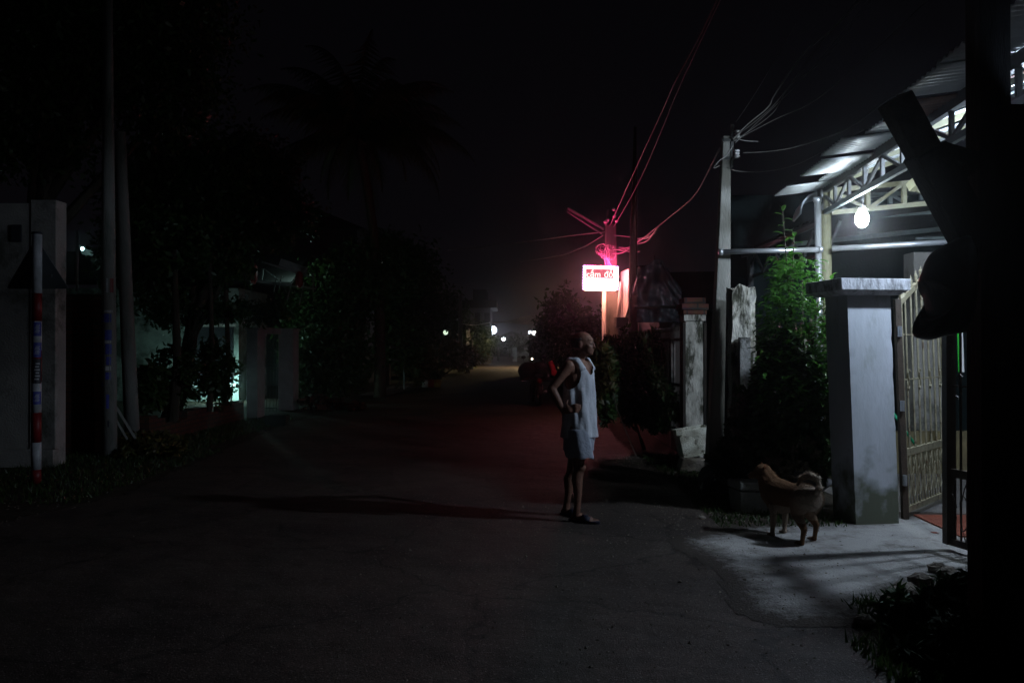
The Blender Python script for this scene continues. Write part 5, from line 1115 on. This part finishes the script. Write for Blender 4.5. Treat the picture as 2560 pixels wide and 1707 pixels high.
me = remesh(bm_, .0065, 'body', 6, .5); link('body', me, M_skin, person)
# eyes, hair
e = MB()
for s in (1,-1): e.ball(HQ(.080,s*.028,1.5335), (.008,.009,.0055), 8, 6)
e.build('eyes', M_ink, person, True)
hm = MB()
for k in range(150):
    a = 1.45+ (k%50)/49*3.38; zz_ = 1.515+.030*(k//50); f_ = math.sqrt(max(.05, 1-((zz_-1.555)/.093)**2)); hm.ball(HQ(-.012+.097*f_*math.cos(a), .0765*f_*math.sin(a), zz_+.006*math.sin(k*1.7)), .011, 6, 4)
me = remesh(hm, .006, 'hair', 2); link('hair', me, mat('grey_hair',(.09,.085,.08),(.05,.048,.045),60,.9,.6,200), person)
# vest
def folds(a, z): return 1 + .055*math.sin(5*a+4*z+1) + .035*math.sin(9*a-11*z) + .016*math.sin(17*a+9*z+4)
vm = MB()
rg = []
for i in range(30):
    z = .70 + (1.36-.70)*i/29; u = i/29
    rf = np.interp(z,[.70,.85,1.0,1.2,1.3,1.36],[.152,.142,.128,.126,.118,.09]); rr2 = np.interp(z,[.70,.85,1.0,1.2,1.3,1.36],[.178,.172,.155,.165,.17,.145]); am = np.interp(z,[.7,1.1,1.3,1.36],[1,.9,.35,.1])
    rg.append(ering(.0,0,z,rf,rr2,72,fn=lambda a, zz, am=am: 1+(folds(a,zz)-1)*am*1.3))
vm.rings(rg)
for s in (1,-1): vm.tube([Q(-.06,s*.10,1.33), Q(-.02,s*.10,1.385), Q(.02,s*.095,1.385), Q(.075,s*.085,1.30)], [.045,.04,.04,.045], 10)
me = remesh(vm, .007, 'vest', 2, .4)
bm = bmesh.new(); bm.from_mesh(me); kill = []
Rt_ = Rt; O_ = Vector((OX,OY,0))
for f in bm.faces:
    c = f.calc_center_median() - O_; ff, r_, z = c.dot(Fd), c.dot(Rt_), c.z
    if z < .716: kill.append(f); continue
    # armholes
    ok = True
    for s in (1,-1):
        d = math.hypot((ff+.005)/.085, (z-1.27)/.125)
        if r_*s > .085 and d < 1: ok = False
        if r_*s > .135 and z > 1.20: ok = False
    # neckline
    if abs(r_) < .075 and ff > -.0 and z > 1.27+ .9*max(0,(abs(r_)/.075)**3*.09): ok = False
    if abs(r_) < .068 and z > 1.355: ok = False
    if not ok: kill.append(f)
bmesh.ops.delete(bm, geom=kill, context='FACES')
bed = [v for v in bm.verts if v.is_boundary]
for _ in range(4): bmesh.ops.smooth_vert(bm, verts=bed, factor=.5, use_axis_x=True, use_axis_y=True, use_axis_z=True)
bm.to_mesh(me); bm.free()
o = link('vest', me, M_vest, person); md = o.modifiers.new('s','SOLIDIFY'); md.thickness = .004; md.offset = 1
# shorts
sm = MB(); rg = []
for i in range(12):
    z = .60+ .28*i/11; rg.append(ering(.0,0,z,.118+.01*(1-i/11),.150+.012*(1-i/11),60,fn=lambda a, zz: 1+(folds(a+1,zz)-1)*.8))
sm.rings(rg)
for s, kn in ((1,knR),(-1,knL)):
    rgs = []
    for i in range(9):
        u = i/8; hp = Q(.01,s*.085,.80); c = hp.lerp(Vector((kn.x,kn.y,kn.z)), u*.78); c = c+Fd*.02*u
        rgs.append([c + Fd*(.118+.012*u)*math.cos(a)*(1+.045*math.sin(7*a+s)) + Rt*(.094+.008*u)*math.sin(a)*(1+.045*math.sin(7*a)) for a in [2*math.pi*k/40 for k in range(40)]])
    sm.rings(rgs)
me = remesh(sm, .009, 'shorts', 2, .4)
bm = bmesh.new(); bm.from_mesh(me); bmesh.ops.delete(bm, geom=[f for f in bm.faces if f.calc_center_median().z < .553], context='FACES')
bed = [v for v in bm.verts if v.is_boundary]
for v in bed: v.co.z = .552+ .006*math.sin(v.co.x*60)
bm.to_mesh(me); bm.free(); o = link('shorts', me, M_short, person); md = o.modifiers.new('s','SOLIDIFY'); md.thickness = .005
# sandals
M_sole = mat('navy_rubber', (.022,.024,.045), (.016,.018,.034), 9, .6)
for (base, d) in (fR, fL):
    s = Vector((-d.y,d.x,0)); pts = []
    for k in range(20):
        a = 2*math.pi*k/20; f = math.cos(a); w = .047*(1+.10*f); pts.append(Vector((base.x,base.y,0.001)) + d*(.065+.15*f) + s*w*math.sin(a))
    mb = MB(); mb.prism(pts, (0,0,.022)); so = mb.build('sandal_sole', M_sole, person, bevel=.004)
    mb = MB(); n = 9; vs = []
    for j, ff_ in enumerate((.055,.135)):
        for k in range(n):
            a = math.pi*k/(n-1); vs.append(Vector((base.x,base.y,.016)) + d*ff_ + s*.050*math.cos(a) + Vector((0,0,(.058 if j==0 else .042)*math.sin(a))))
    mb.add(vs, [(k,k+1,n+k+1,n+k) for k in range(n-1)]); o = mb.build('strap', M_sole, so, True); md = o.modifiers.new('s','SOLIDIFY'); md.thickness = .005

# ---------------------------------------------------------------- dog
dog = thing('dog', (2.2,6.7,0), 'tan dog with pale rump and curled tail standing on the driveway, seen from behind', 'dog')
hN, hF_, fN, fF = G(2003,1364), G(2034,1352), G(1932,1342), G(1962,1334)
hip = (hN+hF_)/2; sho = (fN+fF)/2 + Vector((-.01,.06,0)); fw = (sho-hip); fw.z = 0; ln = fw.length; fw.normalize(); sd = Vector((fw.y,-fw.x,0)); sd = -sd if sd.x > 0 else sd  # sd: near/left side
bm_ = MB()
def D(f, s, z): return hip + fw*f*ln + sd*s + Vector((0,0,z))
def dring(f, z, rs_, rz_, n=18): return [D(f,0,z)+sd*rs_*math.cos(2*math.pi*k/n)+Vector((0,0,rz_*math.sin(2*math.pi*k/n))) for k in range(n)]
bm_.rings([dring(-.30,.345,.045,.055), dring(-.22,.345,.078,.085), dring(0,.345,.098,.108), dring(.25,.34,.092,.105), dring(.5,.325,.095,.115), dring(.78,.315,.108,.138), dring(1.0,.32,.105,.140), dring(1.15,.335,.085,.115), dring(1.22,.34,.05,.07)])
def dcap(pts, rs, n=10): bm_.tube(pts, rs, n); bm_.ball(pts[0], rs[0]*.98); bm_.ball(pts[-1], rs[-1]*.98)
for (ft, s) in ((hN,1),(hF_,-1)):
    h0 = D(.02,.05*s,.34); kn = D(.13,.060*s,.225)+Vector((0,0,.0)); hk = Vector((ft.x,ft.y,.13))-fw*.030; dcap([h0, h0.lerp(kn,.6), kn], [.090,.074,.052]); dcap([kn, hk], [.046,.024]); dcap([hk, Vector((ft.x,ft.y,.03))-fw*.01], [.021,.018]); dcap([Vector((ft.x,ft.y,.018))-fw*.01, Vector((ft.x,ft.y,.016))+fw*.035], [.020,.019])
    for k in range(3): bm_.ball(Vector((ft.x,ft.y,.014))+fw*.052+sd*(.013*(k-1)), (.011,.011,.011), 8, 6)
for (ft, s) in ((fN,1),(fF,-1)):
    s0 = D(1.0,.055*s,.31); el = Vector((ft.x,ft.y,.225))-fw*.01; wr = Vector((ft.x,ft.y,.085)); dcap([s0, el], [.06,.036]); dcap([el, wr], [.031,.021]); dcap([wr, Vector((ft.x,ft.y,.022))+fw*.005], [.020,.018]); dcap([Vector((ft.x,ft.y,.018)), Vector((ft.x,ft.y,.016))+fw*.03], [.020,.018])
    for k in range(3): bm_.ball(Vector((ft.x,ft.y,.014))+fw*.046+sd*(.013*(k-1)), (.011,.011,.011), 8, 6)
hd = P(1908,1178,6.98); nb_ = D(1.08,0,.37)
dcap([nb_-Vector((0,0,.05)), nb_.lerp(hd,.5), hd+Vector((.01,.0,-.015))], [.10,.085,.068])
bm_.ball(hd, (.068,.070,.064)); hdd = Vector((-.62,.75,-.22)).normalized()
bm_.ball(hd+hdd*.04+Vector((0,0,-.006)), (.052,.05,.045)); dcap([hd+hdd*.05+Vector((0,0,-.012)), hd+hdd*.125+Vector((0,0,-.018))], [.034,.024])
me_body = bm_
# tail as part of the body (curled up over the back)
tb = D(-.26,0,.40); dcap([tb, tb-fw*.035+Vector((0,0,.05)), tb-fw*.02+Vector((0,0,.11)), tb+fw*.04+sd*.03+Vector((0,0,.135)), tb+fw*.09+sd*.07+Vector((0,0,.10)), tb+fw*.10+sd*.09+Vector((0,0,.055))], [.024,.029,.030,.028,.022,.012])
bm_.v = [(v[0], v[1], max(v[2], .007)) for v in bm_.v]
me = remesh(bm_, .0075, 'dog', 3, .45)
ca = me.color_attributes.new('coat', 'FLOAT_COLOR', 'POINT'); rs = np.random.RandomState(1)
tan = np.array((.19,.100,.052)); dk = np.array((.095,.052,.030)); pale = np.array((.42,.35,.28))
for i, v in enumerate(me.vertices):
    c = v.co - hip; f = c.dot(fw)/ln; s = c.dot(sd); z = v.co.z
    col = tan*.85 + dk*.15
    pr_ = 1/(1+math.exp(-( -f*9 -.9)))*(z > .17)*1.0                  # rump patch
    if z > .44 and f < .25: pr_ = max(pr_, .8 if (v.co-tb).dot(fw) < .03 else .35)
    if z < .26 and .15 < f < .8: pr_ = max(pr_, .55)                # belly
    if f > .7 and z < .18 and s < 0: pr_ = max(pr_, .75)            # far fore leg is pale
    col = col*(1-pr_)+pale*pr_; ca.data[i].color = (*(col*rs.uniform(.85,1.1)), 1)
M_fur = bpy.data.materials.new('fur'); M_fur.use_nodes = True; N = M_fur.node_tree.nodes; L = M_fur.node_tree.links; b = N['Principled BSDF']; b.inputs['Roughness'].default_value = .9; b.inputs['Specular IOR Level'].default_value = .15
at_ = N.new('ShaderNodeAttribute'); at_.attribute_name = 'coat'; L.new(at_.outputs[0], b.inputs['Base Color'])
tc = N.new('ShaderNodeTexCoord'); n2 = N.new('ShaderNodeTexNoise'); n2.inputs['Scale'].default_value = 120; mp = N.new('ShaderNodeMapping'); mp.inputs['Scale'].default_value = (1,.4,.6); L.new(tc.outputs['Object'], mp.inputs[0]); L.new(mp.outputs[0], n2.inputs[0]); bp = N.new('ShaderNodeBump'); bp.inputs['Strength'].default_value = .8; bp.inputs['Distance'].default_value = .01; L.new(n2.outputs['Fac'], bp.inputs['Height']); L.new(bp.outputs[0], b.inputs['Normal'])
link('body', me, M_fur, dog)
for s in (1,-1):
    mb = MB(); e0 = hd+Vector((.012,0,.035))+Vector((-.1,-.9,0)).normalized()*s*.045; mb.tube([e0, e0+Vector((-.012,-.02*s,.02)), e0+Vector((-.03,-.035*s,-.02))], [.022,.018,.004], 8, flat=((1,0,0),.4)); mb.build('ear', mat('ear_fur',(.20,.07,.025),(.14,.05,.02),30,.9), dog, True)
mb = MB(); mb.ball(hd+hdd*.150+Vector((0,0,-.012)), .012, 8, 6); mb.build('nose', M_ink, dog, True)
# fine fur tufts on rump, tail and back
rs = np.random.RandomState(8); V = []; Fc = []; Cc = []
vv = me.vertices; idx = rs.choice(len(vv), 16000)
for i in idx:
    v = vv[i]; nrm = v.normal; 
    if v.co.z < .08: continue
    tail = v.co.z > .43 and (v.co-tb).length < .2; back = (-fw*.9+Vector((0,0,-.35))) if not tail else Vector((0,0,.3))
    L_ = (.018 if tail else .012 + .008*(v.co.z > .3))*rs.uniform(.6,1.3); d = (nrm*.45+back).normalized(); s = d.cross(nrm); s = s.normalized()*.0016 if s.length > .01 else Vector((.0016,0,0))
    n0 = len(V); V += [tuple(v.co-s), tuple(v.co+s), tuple(v.co+d*L_)]; Fc.append((n0,n0+1,n0+2)); Cc += [tuple(ca.data[i].color)]*3
fm = bpy.data.meshes.new('fur'); fm.from_pydata(V, [], Fc); c2 = fm.color_attributes.new('coat','FLOAT_COLOR','POINT')
for i, c in enumerate(Cc): c2.data[i].color = c
link('fur_tufts', fm, M_fur, dog)

# ---------------------------------------------------------------- haze
hz = MB(); hz.box((-60,-3,-1.2),(60,200,16)); o = hz.build('haze', None) if False else None
me = hz.mesh('haze'); o = bpy.data.objects.new('haze', me); COL.objects.link(o); setp(o, 'thin haze added to imitate the lens glow round the lamps and the sign', 'haze', kind='stuff')  # scattering box added to stand in for lens bloom
mh = bpy.data.materials.new('haze'); mh.use_nodes = True; mh.node_tree.nodes.clear(); N = mh.node_tree.nodes
ou = N.new('ShaderNodeOutputMaterial'); pv = N.new('ShaderNodeVolumePrincipled'); pv.inputs['Density'].default_value = .0024; pv.inputs['Color'].default_value = (.9,.92,1,1); pv.inputs['Anisotropy'].default_value = .95
mh.node_tree.links.new(pv.outputs[0], ou.inputs['Volume']); me.materials.append(mh)

# ---------------------------------------------------------------- groups of repeats
GR = dict(utility_pole='concrete utility poles', power_line='overhead wires and cables', street_lamp='lit lamps down the street', wall_lamp='small lamps of the left house', iron_gate='iron gate leaves',
  rubble_stone='loose stones and pebbles', foam_box='foam boxes by the verge', shrub='shrubs', tree='trees', young_tree='slim trunks behind the brick wall', gate_post='grey gate posts', house='houses', lamp_globe='small globe lamps',
  rubbish_sack='rubbish sacks', roadside_pole='poles at the far left roadside', plant_pot='plant pots on the kerb', iron_fence='iron fence bays', hanging_bulb='bulbs under the canopy', paper_lantern='red lanterns', drain_pipe='pipes', hanging_strap='straps in the yard', brick_wall='brick walls', gate_pillar='gate pillars')
cnt = {}
for o in S.objects:
    if o.parent is None: cnt.setdefault(o.name.split('.')[0], []).append(o)
for k, v in cnt.items():
    if len(v) > 1 and k in GR:
        for o in v:
            if 'group' not in o: o['group'] = GR[k]
